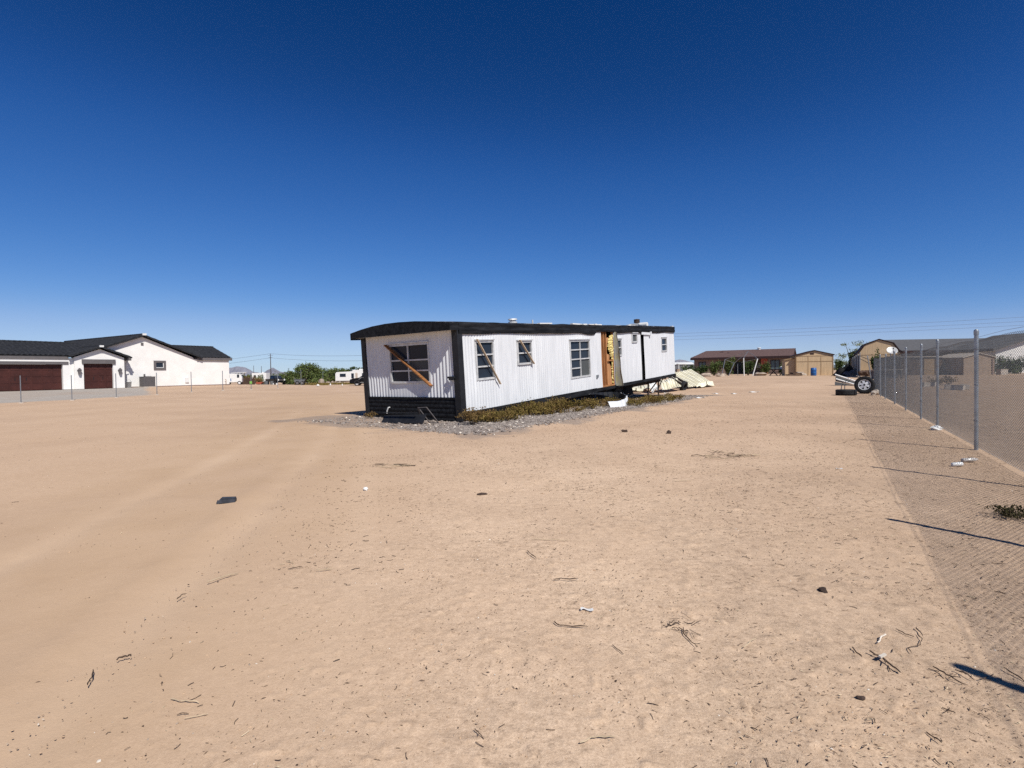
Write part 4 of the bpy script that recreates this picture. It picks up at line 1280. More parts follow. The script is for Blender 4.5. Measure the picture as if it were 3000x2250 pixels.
for k, (pp, r, c, lb) in enumerate(STICKS):
    rn = random.Random(k)
    P = [G(*q) for q in pp]
    mb = MB()
    P = [p + Vector((0, 0, r * .8 + .004 + rn.uniform(0, .006))) for p in P]
    path = []
    for i in range(len(P) - 1):
        for f in (0, .33, .66): path.append(P[i].lerp(P[i + 1], f) + Vector((rn.gauss(0, r * .5), rn.gauss(0, r * .5), rn.uniform(0, r))))
    path.append(P[-1])
    rad = [r * .68 * rn.uniform(.7, 1.1) for _ in path]; rad[-1] *= .5; rad[0] *= .8
    mb.tube(path, rad, 6)
    if k in (0, 18, 20, 23, 24, 28):
        q = path[len(path) // 2]; d = (path[-1] - path[0]).normalized(); s = Vector((-d.y, d.x, 0)) * (1 if k % 2 else -1)
        mb.tube([q, q + (d * .6 + s * .5 + Vector((0, 0, .15))) * r * 9], [r * .5, r * .25], 5)
    if k == 20:
        mb.box(path[4] + Vector((0, 0, .008)), (.05, .012, .008), Euler((0, 0, .5)).to_matrix(), 1)
    one('dead_stick', lb, 'stick', mb, [M[SM[c]], M['pebble_white']], 'dead sticks lying on the sand')
rn = random.Random(5)
mb = MB()
for k in range(22):
    p = G(rn.uniform(2040, 2190), rn.uniform(1322, 1346)); mb.tube(twig_path(p + Vector((0, 0, .01)), rn.uniform(-.6, .6) + (3.14 if rn.random() < .5 else 0), rn.uniform(.10, .4), rn, 5, .5, .03), rn.uniform(.002, .0055), 5, 1 if rn.random() < .2 else 0)
one('branch_heap', 'low heap of broken grey branches on the sand, right of centre', 'branches', mb, [M['twig_dark'], M['twig_pale']])
mb = MB()
for k in range(16):
    p = G(rn.uniform(1075, 1170), rn.uniform(1361, 1372)); mb.tube(twig_path(p + Vector((0, 0, .01)), rn.uniform(-.4, .4), rn.uniform(.15, .35), rn, 4, .3, .01), rn.uniform(.002, .005), 5, 1 if rn.random() < .4 else 0)
one('branch_heap', 'few dark and straw coloured sticks in front of the black skirting', 'branches', mb, [M['twig_dark'], M['twig_pale']])
mb = MB()
for k in range(15):
    p = G(rn.uniform(1958, 2042), rn.uniform(1815, 1862)); mb.tube(twig_path(p + Vector((0, 0, .005)), rn.uniform(0, 6), rn.uniform(.02, .08), rn, 4, .6, .015), rn.uniform(.001, .0025), 4, 0)
one('twig_tuft', 'small tangled dark twig tuft above the thin bent twig', 'twigs', mb, [M['twig_dark']])

# ------------------------------------------------------------------ houses and sheds
def tile_roof(mb, p00, p10, p01, p11, period=.34, amp=.06, rows=10, n_per=6, step=.02):
    """barrel tile slope: p00-p10 along the eave, p01-p11 along the ridge"""
    p00, p10, p01, p11 = map(Vector, (p00, p10, p01, p11))
    L = max((p10 - p00).length, (p11 - p01).length)
    nu = max(4, int(L / period * n_per)); nv = rows
    nrm = (p10 - p00).cross(p01 - p00)
    if nrm.length < 1e-6: nrm = (p11 - p01).cross(p01 - p00)
    nrm.normalize()
    if nrm.z < 0: nrm = -nrm
    ax = (p10 - p00).normalized() if (p10 - p00).length > 1e-4 else (p11 - p01).normalized()

    def f(a, b):
        p = (p00 * (1 - a) + p10 * a) * (1 - b) + (p01 * (1 - a) + p11 * a) * b
        s = (p - p00).dot(ax)
        k = round(b * nv)
        return p + nrm * (amp * abs(math.sin(math.pi * s / period)) + step * (k % 2))
    mb.grid(f, nu, nv)
    th = nrm * -.08
    mb.add([p00 + th, p10 + th, p11 + th, p01 + th], [(0, 1, 2, 3)])
    mb.add([p00 + th, p10 + th, p10 + nrm * .01, p00 + nrm * .01], [(0, 1, 2, 3)])
    return mb


def ridge_caps(mb, a, b, r=.09):
    a = Vector(a); b = Vector(b); n = int((b - a).length / .35)
    for k in range(n):
        q0 = a.lerp(b, k / n); q1 = a.lerp(b, (k + 1.1) / n)
        mb.tube([q0, q1], [r, r * .8], 8)
    return mb


def white_house():
    t = thing('white_house', 'new white stucco house with charcoal tile roof and two brown garage doors', 'house', (-40, 43, .47), math.atan2(.863, .506))
    g0 = -.6
    # garage wing: x -14 .. 7.35 at y=-.6 ; gable block x 3.57..7.35
    mb = MB()
    mb.bx(-14, -2.6, g0, g0 + .3, 0, 2.66); mb.bx(2.82, 3.57, g0, g0 + .3, 0, 2.66)
    mb.bx(-2.6, 2.82, g0, g0 + .3, 2.14, 2.66)
    # gable block front with its door opening
    mb.bx(3.571, 4.23, g0 - .15, g0 + .3, 0, 2.75); mb.bx(6.46, 7.35, g0 - .15, g0 + .3, 0, 2.75); mb.bx(4.23, 6.46, g0 - .15, g0 + .3, 2.2, 2.75)
    mb.prism([(3.571, 2.751), (7.35, 2.751), (5.46, 3.5)], 1, g0 - .15, g0 + .3)
    mb.bx(7.05, 7.34, g0 + .301, .3, 0, 2.75)
    mb.bx(-14, 7.0, 5.6, 5.9, 0, 2.66)
    # main gable wall and right wing
    mb.prism([(3.9, 0), (14.0, 0), (14.0, 2.9), (9.27, 4.8), (3.9, 2.8)], 1, 0, .3)
    mb.bx(14.001, 17.8, 0.002, .3, 0, 2.75); mb.prism([(.3, 0), (7.2, 0), (7.2, 2.75), (3.6, 4.05), (.3, 2.75)], 0, 17.5, 17.8)
    mb.bx(3.9, 17.5, 16.7, 17, 0, 2.7)
    mb.bx(-14, 17.4, 3, 3.2, 0, 2.2)
    wl_ = mb.build('wall', M['stucco'], t)
    # roofs
    mb = MB()
    tile_roof(mb, (-14.5, g0 - .10, 2.88), (4.4, g0 - .10, 2.88), (-14.5, 3.0, 4.12), (5.4, 3.0, 4.12))
    tile_roof(mb, (3.1, g0 - .5, 2.86), (3.1, 2.9, 2.86), (5.46, g0 - .5, 3.72), (5.46, 2.9, 3.72), rows=8)
    tile_roof(mb, (7.82, g0 - .5, 2.83), (7.82, 1.6, 2.83), (5.46, g0 - .5, 3.72), (5.46, 1.6, 3.72), rows=8)
    ridge_caps(mb, (-14.5, 3.0, 4.16), (5.0, 3.0, 4.16)); ridge_caps(mb, (5.46, g0 - .5, 3.76), (5.46, 2.8, 3.76))
    mb.build('garage_roof', M['rooftile'], t)
    mb = MB()
    tile_roof(mb, (3.5, -.35, 2.82), (3.5, 17, 2.82), (9.27, -.35, 5.0), (9.27, 17, 5.0), rows=16)
    tile_roof(mb, (14.75, -.35, 2.93), (14.75, 17, 2.93), (9.27, -.35, 5.0), (9.27, 17, 5.0), rows=16)
    ridge_caps(mb, (9.27, -.35, 5.06), (9.27, 17, 5.06))
    mb.build('main_roof', M['rooftile'], t)
    mb = MB()
    tile_roof(mb, (14.0, -.16, 2.92), (18.1, -.16, 2.92), (11.6, 3.3, 4.22), (18.0, 3.3, 4.22))
    tile_roof(mb, (18.1, 7.4, 2.9), (14, 7.4, 2.9), (18.0, 3.31, 4.22), (14, 3.31, 4.22))
    ridge_caps(mb, (12, 3.3, 4.26), (18.0, 3.3, 4.26))
    mb.build('wing_roof', M['rooftile'], t)
    # grey fascia boards, lintels
    mb = MB()
    mb.bx(-14.5, 3.2, g0 - .06, g0 - .003, 2.56, 2.85)
    mb.build('fascia', M['grey_trim'], t); mb = MB()
    mb.bx(14.3, 18.08, -.16, -.11, 2.63, 2.90)
    mb.build('fascia', M['grey_trim'], t); mb = MB()
    mb.bx(7.6, 7.8, g0 - .48, 1.4, 2.5, 2.78)
    mb.build('fascia', M['grey_trim'], t)
    mb = MB(); mb.bx(-2.9, 3.2, g0 - .06, g0 - .005, 2.13, 2.36); mb.build('lintel', M['grey_trim'], t)
    mb = MB(); mb.bx(4.1, 6.62, g0 - .27, g0 - .155, 2.2, 2.58); mb.build('lintel', M['grey_trim'], t)
    # barge boards of the two gables
    mb = MB()
    for (a, b) in (((3.05, g0 - .48, 2.78), (5.46, g0 - .48, 3.66)), ((5.46, g0 - .48, 3.66), (7.87, g0 - .48, 2.76))): mb.beam(a, b, .05, .12)
    for (a, b) in (((3.5, -.36, 2.74), (9.27, -.36, 4.93)), ((9.27, -.36, 4.93), (14.75, -.36, 2.86))): mb.beam(a, b, .05, .13)
    mb.build('barge_board', M['rooftile'], t)
    mb = MB(); mb.box((5.46, g0 - .52, 3.74), (.3, .14, .16)); mb.build('ridge_end', M['white_plain'], t)
    mb = MB(); mb.box((9.27, -.4, 5.03), (.32, .14, .18)); mb.build('ridge_end', M['white_plain'], t)
    # garage doors
    def door(x0, x1, y, z1, n):
        mb = MB(); mb.bx(x0, x1, y, y + .05, 0, z1)
        rows = 4; hgt = z1 / rows
        for r in range(rows):
            for c in range(n):
                w_ = (x1 - x0) / n
                mb.bx(x0 + c * w_ + .07, x0 + (c + 1) * w_ - .07, y - .018, y - .001, r * hgt + .06, (r + 1) * hgt - .06)
        d = mb.build('garage_door', M['door_brown'], t)
        mb = MB(); xm = (x0 + x1) / 2
        for s in (-.35, .35): mb.bx(xm + s - .02, xm + s + .02, y - .04, y - .019, .8, 1.05)
        mb.build('handle', M['black_trim'], d)
    door(-2.58, 2.80, g0 + .25, 2.13, 8); door(4.25, 6.44, g0 + .02, 2.19, 4)
    # lanterns
    for x in (4.0 - .12, 6.95):
        mb = MB()
        mb.prism([(x - .07, 1.25), (x + .07, 1.25), (x + .12, 1.62), (x - .12, 1.62)], 1, g0 - .38, g0 - .2)
        mb.prism([(x - .15, 1.62), (x + .15, 1.62), (x, 1.82)], 1, g0 - .40, g0 - .18)
        mb.box((x, g0 - .17, 1.6), (.06, .04, .3))
        mb.build('wall_lantern', M['grey_trim'], t)
    # small window with a grey surround
    mb = MB()
    x0, x1, z0, z1 = 10.2, 11.3, 1.65, 2.55
    mb.bx(x0, x0 + .2, -.07, -.003, z0, z1); mb.bx(x1 - .2, x1, -.07, -.003, z0, z1); mb.bx(x0 + .2, x1 - .2, -.07, -.003, z0, z0 + .2); mb.bx(x0 + .2, x1 - .2, -.07, -.003, z1 - .2, z1)
    wf = mb.build('window', M['grey_trim'], t)
    mb = MB(); a0, a1, b0, b1 = x0 + .2, x1 - .2, z0 + .2, z1 - .2
    mb.bx(a1 - .06, a1 - .001, -.035, -.004, b0, b1); mb.bx(a0 + .001, a1 - .06, -.035, -.004, b0, b0 + .05)
    mb.build('sash', M['white_plain'], wf)
    mb = MB(); mb.bx(a0, a1 - .06, -.02, -.004, b0 + .05, b1); mb.build('pane', M['glass'], wf)
    mb = MB(); mb.bx(9.12, 9.34, -.05, -.003, 4.0, 4.25); mb.build('gable_vent', M['grey_trim'], t)
    mb = MB(); mb.bx(13.1, 13.45, -.10, -.003, .35, .85); mb.build('meter_box', M['white_plain'], t)
    mb = MB(); mb.bx(9.28, 9.4, -.08, -.003, 1.05, 1.25); mb.build('disconnect_box', M['grey_trim'], t)
    mb = MB(); mb.tube([(7.5, g0 - .4, 2.5), (7.42, g0 - .2, 2.2), (7.42, g0 - .2, .05)], .04, 6); mb.build('downspout', M['grey_trim'], t)
    mb = MB(); mb.tube([(17.3, -.2, 0), (17.3, -.2, .55), (17.2, -.2, .6)], .03, 6); mb.build('standpipe', M['tan_dark'], t)
    mb = MB(); mb.bx(-14, 17.8, -.03, -.004, -.3, .07); mb.build('footing_line', M['brown_wall'], t)
    # things beside it
    W = t.matrix_basis.copy()
    W = Matrix.Translation(t.location) @ Matrix.Rotation(t.rotation_euler.z, 4, 'Z')
    p = W @ Vector((9.25, -.75, 0)); p.z = terrain(p.x, p.y)
    ac = thing('air_conditioner', 'dark grey air conditioner box on the ground before the white gable wall', 'air conditioner', p, t.rotation_euler.z)
    mb = MB(); mb.bx(-.5, .5, -.42, .42, .08, .98); mb.bx(-.52, .52, -.44, .44, .981, 1.02)
    for k in range(9): mb.bx(-.47, .47, -.44, -.421, .14 + k * .092, .18 + k * .092)
    mb.build('housing', M['grey_trim'], ac)
    mb = MB(); mb.bx(-.6, .6, -.5, .5, -.1, .078); mb.build('pad', M['concrete'], ac)
    mb = MB(); mb.lathe([(.33, 1.03), (.33, 1.05), (.05, 1.06), (0, 1.06)], 20); mb.build('fan_grille', M['black_trim'], ac)
    p = W @ Vector((7.75, -.55, 0)); p.z = terrain(p.x, p.y)
    bk = thing('bucket', 'white bucket standing at the inner corner beside the small garage', 'bucket', p)
    mb = MB(); mb.lathe([(0, 0), (.19, 0), (.23, .55), (.245, .55), (.245, .58), (.21, .58), (.18, .05)], 16); mb.build('pail', M['white_plain'], bk, smooth=True)
    mb = MB(); mb.tube([(.24, 0, .55), (.15, 0, .70), (0, 0, .75), (-.15, 0, .70), (-.24, 0, .55)], .01, 5); mb.build('handle', M['steel'], bk)


white_house()


def simple_window(parent, x0, x1, z0, z1, y, fm, gm='glass', mull=True, surround=.1):
    mb = MB()
    mb.bx(x0 - surround, x0, y - .06, y - .003, z0 - surround, z1 + surround); mb.bx(x1, x1 + surround, y - .06, y - .003, z0 - surround, z1 + surround)
    mb.bx(x0, x1, y - .06, y - .003, z1, z1 + surround); mb.bx(x0, x1, y - .06, y - .003, z0 - surround, z0)
    if mull: mb.bx((x0 + x1) / 2 - .05, (x0 + x1) / 2 + .05, y - .05, y - .004, z0, z1)
    f = mb.build('window', M[fm], parent)
    mb = MB(); mb.bx(x0, x1, y - .02, y - .005, z0, z1); mb.build('pane', M[gm], f)


M['glass_pale'] = glass_mat('glass with painted sky tint', (.10, .14, .15), .2)  # pale base colour carries the sky's reflection
# --- brown house
PLx, PLy = 32.9, 96.0
t = thing('brown_house', 'low brown house with a brown shingle roof and a red pier, far behind', 'house', (PLx, PLy, terrain(38, 92) + .05), math.atan2(-8, 13.2))
mb = MB()
mb.bx(0, 6.3, 0, .3, 0, 2.75); mb.bx(12.0, 15.4, 0, .3, 0, 2.75); mb.bx(6.0, 6.3, .301, 2.5, 0, 2.7); mb.bx(12.0, 12.3, .301, 2.5, 0, 2.7); mb.bx(6.0, 12.3, 2.5, 2.8, 0, 2.7)
mb.bx(0, .3, .3, 9, 0, 2.7); mb.bx(15.1, 15.4, .3, 9, 0, 2.7); mb.prism([(0.3, 2.7), (9, 2.7), (4.6, 4.0)], 0, 15.1, 15.35)
mb.build('wall', M['brown_wall'], t)
mb = MB(); mb.bx(11.0, 12.0, -.12, .25, 0, 2.6); mb.build('porch_pier', M['red_wall'], t)
mb = MB()
tile_roof(mb, (-.5, -.6, 2.95), (15.9, -.6, 2.95), (1.2, 4.6, 4.3), (15.9, 4.6, 4.3), period=.5, amp=.01, rows=20, n_per=2, step=.012)
tile_roof(mb, (15.9, 9.6, 2.9), (-.5, 9.6, 2.9), (15.9, 4.61, 4.3), (1.2, 4.61, 4.3), period=.5, amp=.01, rows=12, n_per=2)
tile_roof(mb, (-.5, 9.5, 2.9), (-.5, -.6, 2.95), (1.2, 4.62, 4.3), (1.2, 4.6, 4.3), period=.5, amp=.01, rows=12, n_per=2)
mb.build('roof', M['brown_roof'], t)
mb = MB(); mb.bx(-.5, 15.9, -.64, -.6, 2.55, 2.9); mb.bx(-.54, -.5, -.6, 9.5, 2.6, 2.85); mb.bx(-.4, 15.8, -.59, -.01, 2.7, 2.74); mb.beam((15.92, -.6, 2.85), (15.92, 4.6, 4.22), .05, .25); mb.build('fascia', M['brown_trim'], t)
simple_window(t, .9, 1.95, .75, 2.1, 0, 'brown_trim', 'glass_pale'); simple_window(t, 4.2, 5.0, 1.7, 2.2, 0, 'brown_trim', 'glass', False)
simple_window(t, 12.55, 13.75, .8, 2.2, 0, 'brown_trim', 'glass_pale')
mb = MB(); mb.bx(6.6, 9.0, 2.4, 2.49, 0, 2.1); mb.build('sliding_door', M['glass'], t)
mb = MB(); mb.bx(9.2, 11.0, -.05, .1, 1.05, 1.6); mb.build('porch_rail', M['grey_trim'], t)
mb = MB(); mb.lathe([(.25, 4.25), (.25, 4.5), (.35, 4.52), (.3, 4.6), (0, 4.62)], 12, Matrix.Translation((10.2, 4.4, 0))); mb.build('roof_vent', M['white_plain'], t)
mb = MB(); mb.bx(4.0, 4.5, 2.8, 3.1, 3.78, 4.05); mb.bx(5.3, 5.6, 2.2, 2.45, 3.6, 3.85); mb.build('roof_vent', M['brown_roof'], t)

# --- tan plywood shed with a lean-to
p = AT(2386, 1099, 60); zt_ = terrain(p.x, p.y)
t = thing('plywood_shed', 'tan plywood gable shed with a lean-to at its left, behind a blue barrel', 'shed', (p.x, 60, zt_ - .02), -.36)
mb = MB(); mb.prism([(-1.85, 0), (1.85, 0), (1.85, 2.3), (0, 2.78), (-1.85, 2.3)], 1, 0, 4.5); mb.build('wall', M['tan_ply'], t)
mb = MB()
for (a, b) in (((-1.98, 2.27), (0, 2.80)), ((0, 2.80), (1.98, 2.27))): mb.prism([a, b, (b[0], b[1] + .1), (a[0], a[1] + .1)], 1, -.12, 4.6)
mb.build('roof', M['brown_trim'], t)
mb = MB()
mb.bx(-1.85, 1.85, -.02, -.003, 1.58, 1.64); mb.bx(-1.85, 1.85, -.02, -.003, 2.2, 2.25); mb.bx(-.66, -.60, -.018, -.003, 0, 1.58); mb.bx(.62, .68, -.018, -.003, 0, 1.58); mb.bx(-.66, -.6, -.018, -.003, 1.64, 2.2); mb.bx(.62, .68, -.018, -.003, 1.64, 2.2)
mb.bx(-1.87, -1.78, -.03, -.003, 0, 2.25); mb.bx(1.78, 1.87, -.03, -.003, 0, 2.25)
mb.build('batten', M['tan_dark'], t)
mb = MB(); mb.bx(-.42, -.05, -.03, -.004, 2.4, 2.56); mb.build('gable_vent', M['brown_trim'], t)
mb = MB(); mb.prism([(-2.9, 0), (-1.87, 0), (-1.87, 2.0), (-2.9, 1.78)], 1, .5, 3.6); lt = mb.build('lean_to', M['tan_ply'], t)
mb = MB(); mb.prism([(-3.0, 1.78), (-1.87, 2.02), (-1.87, 2.1), (-3.0, 1.86)], 1, .35, 3.7); mb.build('lean_to_roof', M['tan_dark'], lt)
p = G(2383, 1100)
t = thing('barrel', 'blue plastic barrel standing before the tan plywood shed', 'barrel', AT(2383.5, 1099, 58.5) * 1.0)
t.location.z = terrain(t.location.x, t.location.y)
mb = MB(); mb.lathe([(0, 0), (.27, 0), (.29, .05), (.29, .28), (.305, .31), (.29, .34), (.29, .58), (.305, .61), (.29, .64), (.28, .86), (.25, .88), (.24, .85), (0, .85)], 20); mb.build('drum', M['blue_plastic'], t, smooth=True)


def junk(label, cat, name, px, Y, parts, mt):
    p = AT(px, 1095, Y); p.z = terrain(p.x, p.y); mb = MB()
    for (c, s, r) in parts: mb.box(p + Vector(c), s, Euler((0, r * .3, r)).to_matrix())
    return one(name, label, cat, mb, M[mt])


junk('pale stacked boards on the ground left of the blue barrel', 'boards', 'board_stack', 2346, 58.5, [((0, 0, .12), (1.1, .5, .10), .1), ((.05, 0, .25), (.9, .45, .12), .3), ((-.1, 0, .4), (.7, .4, .1), 0)], 'concrete')
junk('brown low pallet pile before the lean-to', 'pallets', 'pallet_pile', 2326, 58, [((0, 0, .12), (1.5, .7, .14), .05), ((.2, 0, .30), (1.0, .6, .14), .1)], 'wood_brown')
rockthing('black round pot at the foot of the tan shed, left of the barrel', 2364, 1099, (.3, .3, .22), 'canvas_black', 71, 'pot', 'pot')
rockthing('small dark pot at the foot of the tan shed, right of the barrel', 2396, 1099, (.2, .2, .16), 'rust', 72, 'pot', 'pot')
p = G(2280, 1101)
t = thing('picnic_table', 'black picnic table before the brown house, left of the tan lean-to', 'table', (p.x * 66 / p.y, 66, terrain(p.x * 66 / p.y, 66)), .2)
mb = MB(); mb.bx(-.95, .95, -.4, .4, .74, .80); mb.build('tabletop', M['black_trim'], t)
for s in (-1, 1):
    mb = MB(); mb.bx(-.95, .95, s * .75 - .14, s * .75 + .14, .43, .48); mb.build('bench', M['black_trim'], t)
for s in (-.7, .7):
    mb = MB(); mb.beam((s, -.75, 0), (s, .3, .74), .08, .08); mb.beam((s + .08, .75, 0), (s + .08, -.3, .74), .08, .08); mb.bx(s - .05, s + .13, -.8, .8, .38, .43); mb.build('leg', M['black_trim'], t)
mb = MB(); mb.bx(.35, .75, -.2, .2, .801, 1.0); mb.blob((.55, 0, 1.02), (.2, .2, .12), 3); one_ = mb.build('box', M['white_plain']); one_.parent = None
one_.location = t.location; one_.rotation_euler = t.rotation_euler; tag(one_, 'white box on the right end of the black picnic table', 'box')

# --- bare canopy frame
Y_ = 70
t = thing('canopy_frame', 'bare canopy frame with white leaning poles before the brown house', 'canopy frame', (AT(2178, 1100, Y_).x, Y_, terrain(AT(2178, 1100, Y_).x, Y_)))
o_ = t.location.copy()
LEG = [((2178.5, 1049), (2180, 1103.5), 70, 'white_plain', .07), ((2219.5, 1051), (2204.5, 1103.5), 70, 'white_plain', .07), ((2151, 1064), (2135, 1100), 73, 'steel', .05), ((2124, 1053), (2115, 1095), 74, 'steel', .05), ((2161, 1066), (2161.5, 1094), 76, 'steel', .04)]
for (a, b, yy, m_, r) in LEG:
    mb = MB(); pa = AT(*a, yy); pb = AT(*b, yy); pb.z = min(pb.z, terrain(pb.x, pb.y) + .02); mb.tube([pa - o_, pb - o_], r, 8); mb.build('leg', M[m_], t)
mb = MB()
top = AT(2192, 1029, 72)
for a, yy in (((2178.5, 1049), 70), ((2219.5, 1051), 70), ((2151, 1064), 73), ((2124, 1053), 74)): mb.tube([AT(*a, yy) - o_, top - o_], .03, 6)
mb.tube([AT(2124, 1053, 74) - o_, AT(2151, 1064, 73) - o_], .03, 6); mb.tube([AT(2219.5, 1051, 70) - o_, AT(2172, 1062, 73) - o_], .03, 6)
mb.build('roof_rib', M['steel'], t)

# --- gambrel shed, tree, satellite dish
p = AT(2575, 1092, 56.0); zt_ = terrain(p.x, p.y)
t = thing('barn_shed', 'tan barn roofed shed with dark roof edge, behind the white satellite dish', 'shed', (p.x, 56.0, zt_ - .05), -.52)
def gz(py): return AT(2575, py, 56.0).z - zt_
prof = [(-1.91, gz(1036)), (-1.22, gz(1007)), (0, gz(993.5)), (1.22, gz(1005.5)), (1.91, gz(1035))]
mb = MB(); mb.prism([(-1.85, 0)] + [(x * .97, z - .03) for x, z in prof] + [(1.85, 0)], 1, 0, 5); mb.build('wall', M['tan_ply'], t)
mb = MB()
for k in range(4):
    a, b = prof[k], prof[k + 1]; mb.prism([a, b, (b[0] * 1.02, b[1] + .09), (a[0] * 1.05, a[1] + .09)], 1, -.1, 5.1)
mb.build('roof', M['brown_trim'], t)
mb = MB(); mb.bx(-1.85, 1.85, -.02, -.003, gz(1038), gz(1037)); mb.bx(-.3, -.27, -.015, -.003, 0, gz(1038.5)); mb.build('batten', M['tan_dark'], t)
mb = MB()
for k in range(7): mb.blob(AT(2525 + k * 5.5, 1094 - (k % 3), 42.8), (.28, .3, .22), 80 + k, amp=.3)
one('scrap_pile', 'brown heap of scrap at the foot of the barn roofed shed', 'scrap', mb, M['wood_brown'])

dc = AT(2609, 1029, 42)
t = thing('satellite_dish', 'white satellite dish on a mast before the barn roofed shed', 'satellite dish', (dc.x, 42, terrain(dc.x, 42)))
cz = dc.z - t.location.z
Rd = Vector((-.28, -.70, .66)).to_track_quat('Z', 'Y').to_matrix().to_4x4()
mb = MB(); mb.lathe([(0, 0), (.12, .012), (.24, .045), (.36, .10), (.37, .10), (.24, .03), (.12, -.003), (0, -.015)], 28, Matrix.Translation((0, -.15, cz)) @ Rd); mb.build('dish', M['white_trim'], t, smooth=True)
mb = MB(); Q = Matrix.Translation((0, -.15, cz)) @ Rd
mb.tube([Q @ Vector((0, -.36, .1)), Q @ Vector((0, -.12, .45))], .015, 6); mb.tube([Q @ Vector((0, -.12, .40)), Q @ Vector((0, -.10, .5))], .04, 8); mb.build('receiver_arm', M['grey_trim'], t)
mb = MB(); mb.tube([(0, 0, -.05), (0, 0, cz - .05)], .035, 8); mb.build('mast', M['steel'], t)
bush('dark_foliage', 'dark leafy stand-in for the shade behind the satellite dish mast, against the barn roofed shed', 'bush', Vector((dc.x - .42, 43.2, terrain(dc.x - .42, 43.2))), .4, 1.9, 1100, .07, 'leaf_dark', 33, 7)  # added foliage, put in for the dark shade beside the dish
p = AT(2498, 1080, 64)
tree('palo_verde_tree', 'sparse pale feathery tree left of the barn roofed shed', Vector((p.x, 64, terrain(p.x, 64))), 4.4, 1.9, 1600, .08, 'leaf_pale', 21, .35, clumps=22, flat=.22)
p = AT(2497, 1060, 62)
bush('dark_foliage', 'dark leafy bush under the sparse pale tree', 'bush', Vector((p.x, 62, terrain(p.x, 62))), .55, 2.5, 1200, .09, 'leaf_dark', 34, 7)
p = AT(2440, 1085, 56)
bush('yellow_bush', 'olive green bush between the tan plywood shed and the black cloth heap', 'bush', Vector((p.x, 55, terrain(p.x, 55))), .5, 1.5, 900, .09, 'leaf_mesq', 35, 7)
# black cloth heap
o_ = AT(2472, 1090, 50); z0 = terrain(o_.x, 50)
mb = MB(); rn = random.Random(3)


def heap(a, b):
    x = -.72 + 1.5 * a
    ridge = max(0.02, 1.25 * (1 - abs(a - .62) * 1.5) + .25 * math.sin(a * 9))
    yy = -.9 + 1.8 * b
    return (o_.x + x, 50 + yy, z0 + ridge * (1 - abs(2 * b - 1) ** 1.4) + .05 * math.sin(a * 23 + b * 17))


mb.grid(heap, 24, 16)
one('cloth_heap', 'heap of black cloth sheeting left of the edge-on grey fence', 'cloth', mb, M['canvas_black'])
mb = MB(); mb.grid(lambda a, b: (lambda q: (q[0] + .1, q[1] - .75, z0 + (q[2] - z0) * .55 + .02))(heap(a * .9 + .05, b)), 20, 10)
one('cloth_heap', 'lower heap of dark grey cloth in front of the black one', 'cloth', mb, M['grey_trim'])

# --- neighbours behind the fence on the right
p0 = AT(2648, 1010, 66); zr = terrain(55, 64)
t = thing('grey_roof_house', 'wide house with a long grey roof behind the wire fence at right', 'house', (p0.x - 1.2, 66, zr), -.07)
mb = MB(); mb.bx(0, 14.5, 0, .3, 0, 2.65); mb.bx(0, .3, .3, 9, 0, 2.65); mb.bx(0, 24, 8.7, 9, 0, 2.65); mb.build('wall', M['brown_wall'], t)
mb = MB(); tile_roof(mb, (-.6, -2.4, 2.78), (14.8, -2.4, 2.78), (1.0, 4.2, 4.42), (16, 4.2, 4.42), period=.5, amp=.008, rows=20, n_per=2, step=.01); tile_roof(mb, (16, 9.4, 2.8), (-.6, 9.4, 2.8), (16, 4.21, 4.42), (1.0, 4.21, 4.42), period=.5, amp=.008, rows=8, n_per=2)
tile_roof(mb, (-.6, 9.4, 2.8), (-.6, -2.4, 2.78), (1.0, 4.22, 4.42), (1.0, 4.2, 4.42), period=.5, amp=.008, rows=8, n_per=2)
mb.build('roof', M['grey_roof'], t)
mb = MB()
for x in (1.5, 5.2, 9, 12.6): mb.bx(x - .12, x + .12, -2.25, -2.05, 0, 2.6)
mb.bx(-.5, 14.5, -2.44, -2.4, 2.5, 2.74); mb.bx(-.3, 14.4, -2.39, -.01, 2.62, 2.66); mb.build('porch_beam', M['brown_trim'], t)
simple_window(t, 2.4, 4.2, .8, 2.1, 0, 'brown_trim', 'glass'); simple_window(t, 6.4, 8.2, .3, 2.1, 0, 'brown_trim', 'glass')
q0 = AT(2915, 1025, 58); lx = (t.matrix_basis.inverted() @ Vector((q0.x, 58, 0))).x if False else 0
t2 = thing('white_gable_house', 'white gabled house wall with dark sloping roof edge, behind the hedge', 'house', (q0.x, 58, terrain(q0.x, 58)), -.07)
mb = MB(); mb.prism([(0.05, 0), (9.6, 0), (9.6, 2.55), (4.8, 4.1), (0.05, 2.55)], 1, 0, 6); mb.build('wall', M['stucco'], t2)
mb = MB()
for (a, b) in (((-.6, 2.42), (4.8, 4.16)), ((4.8, 4.16), (10.2, 2.42))): mb.prism([a, b, (b[0], b[1] + .28), (a[0], a[1] + .28)], 1, -.5, 6.4)
mb.build('roof', M['grey_roof'], t2)
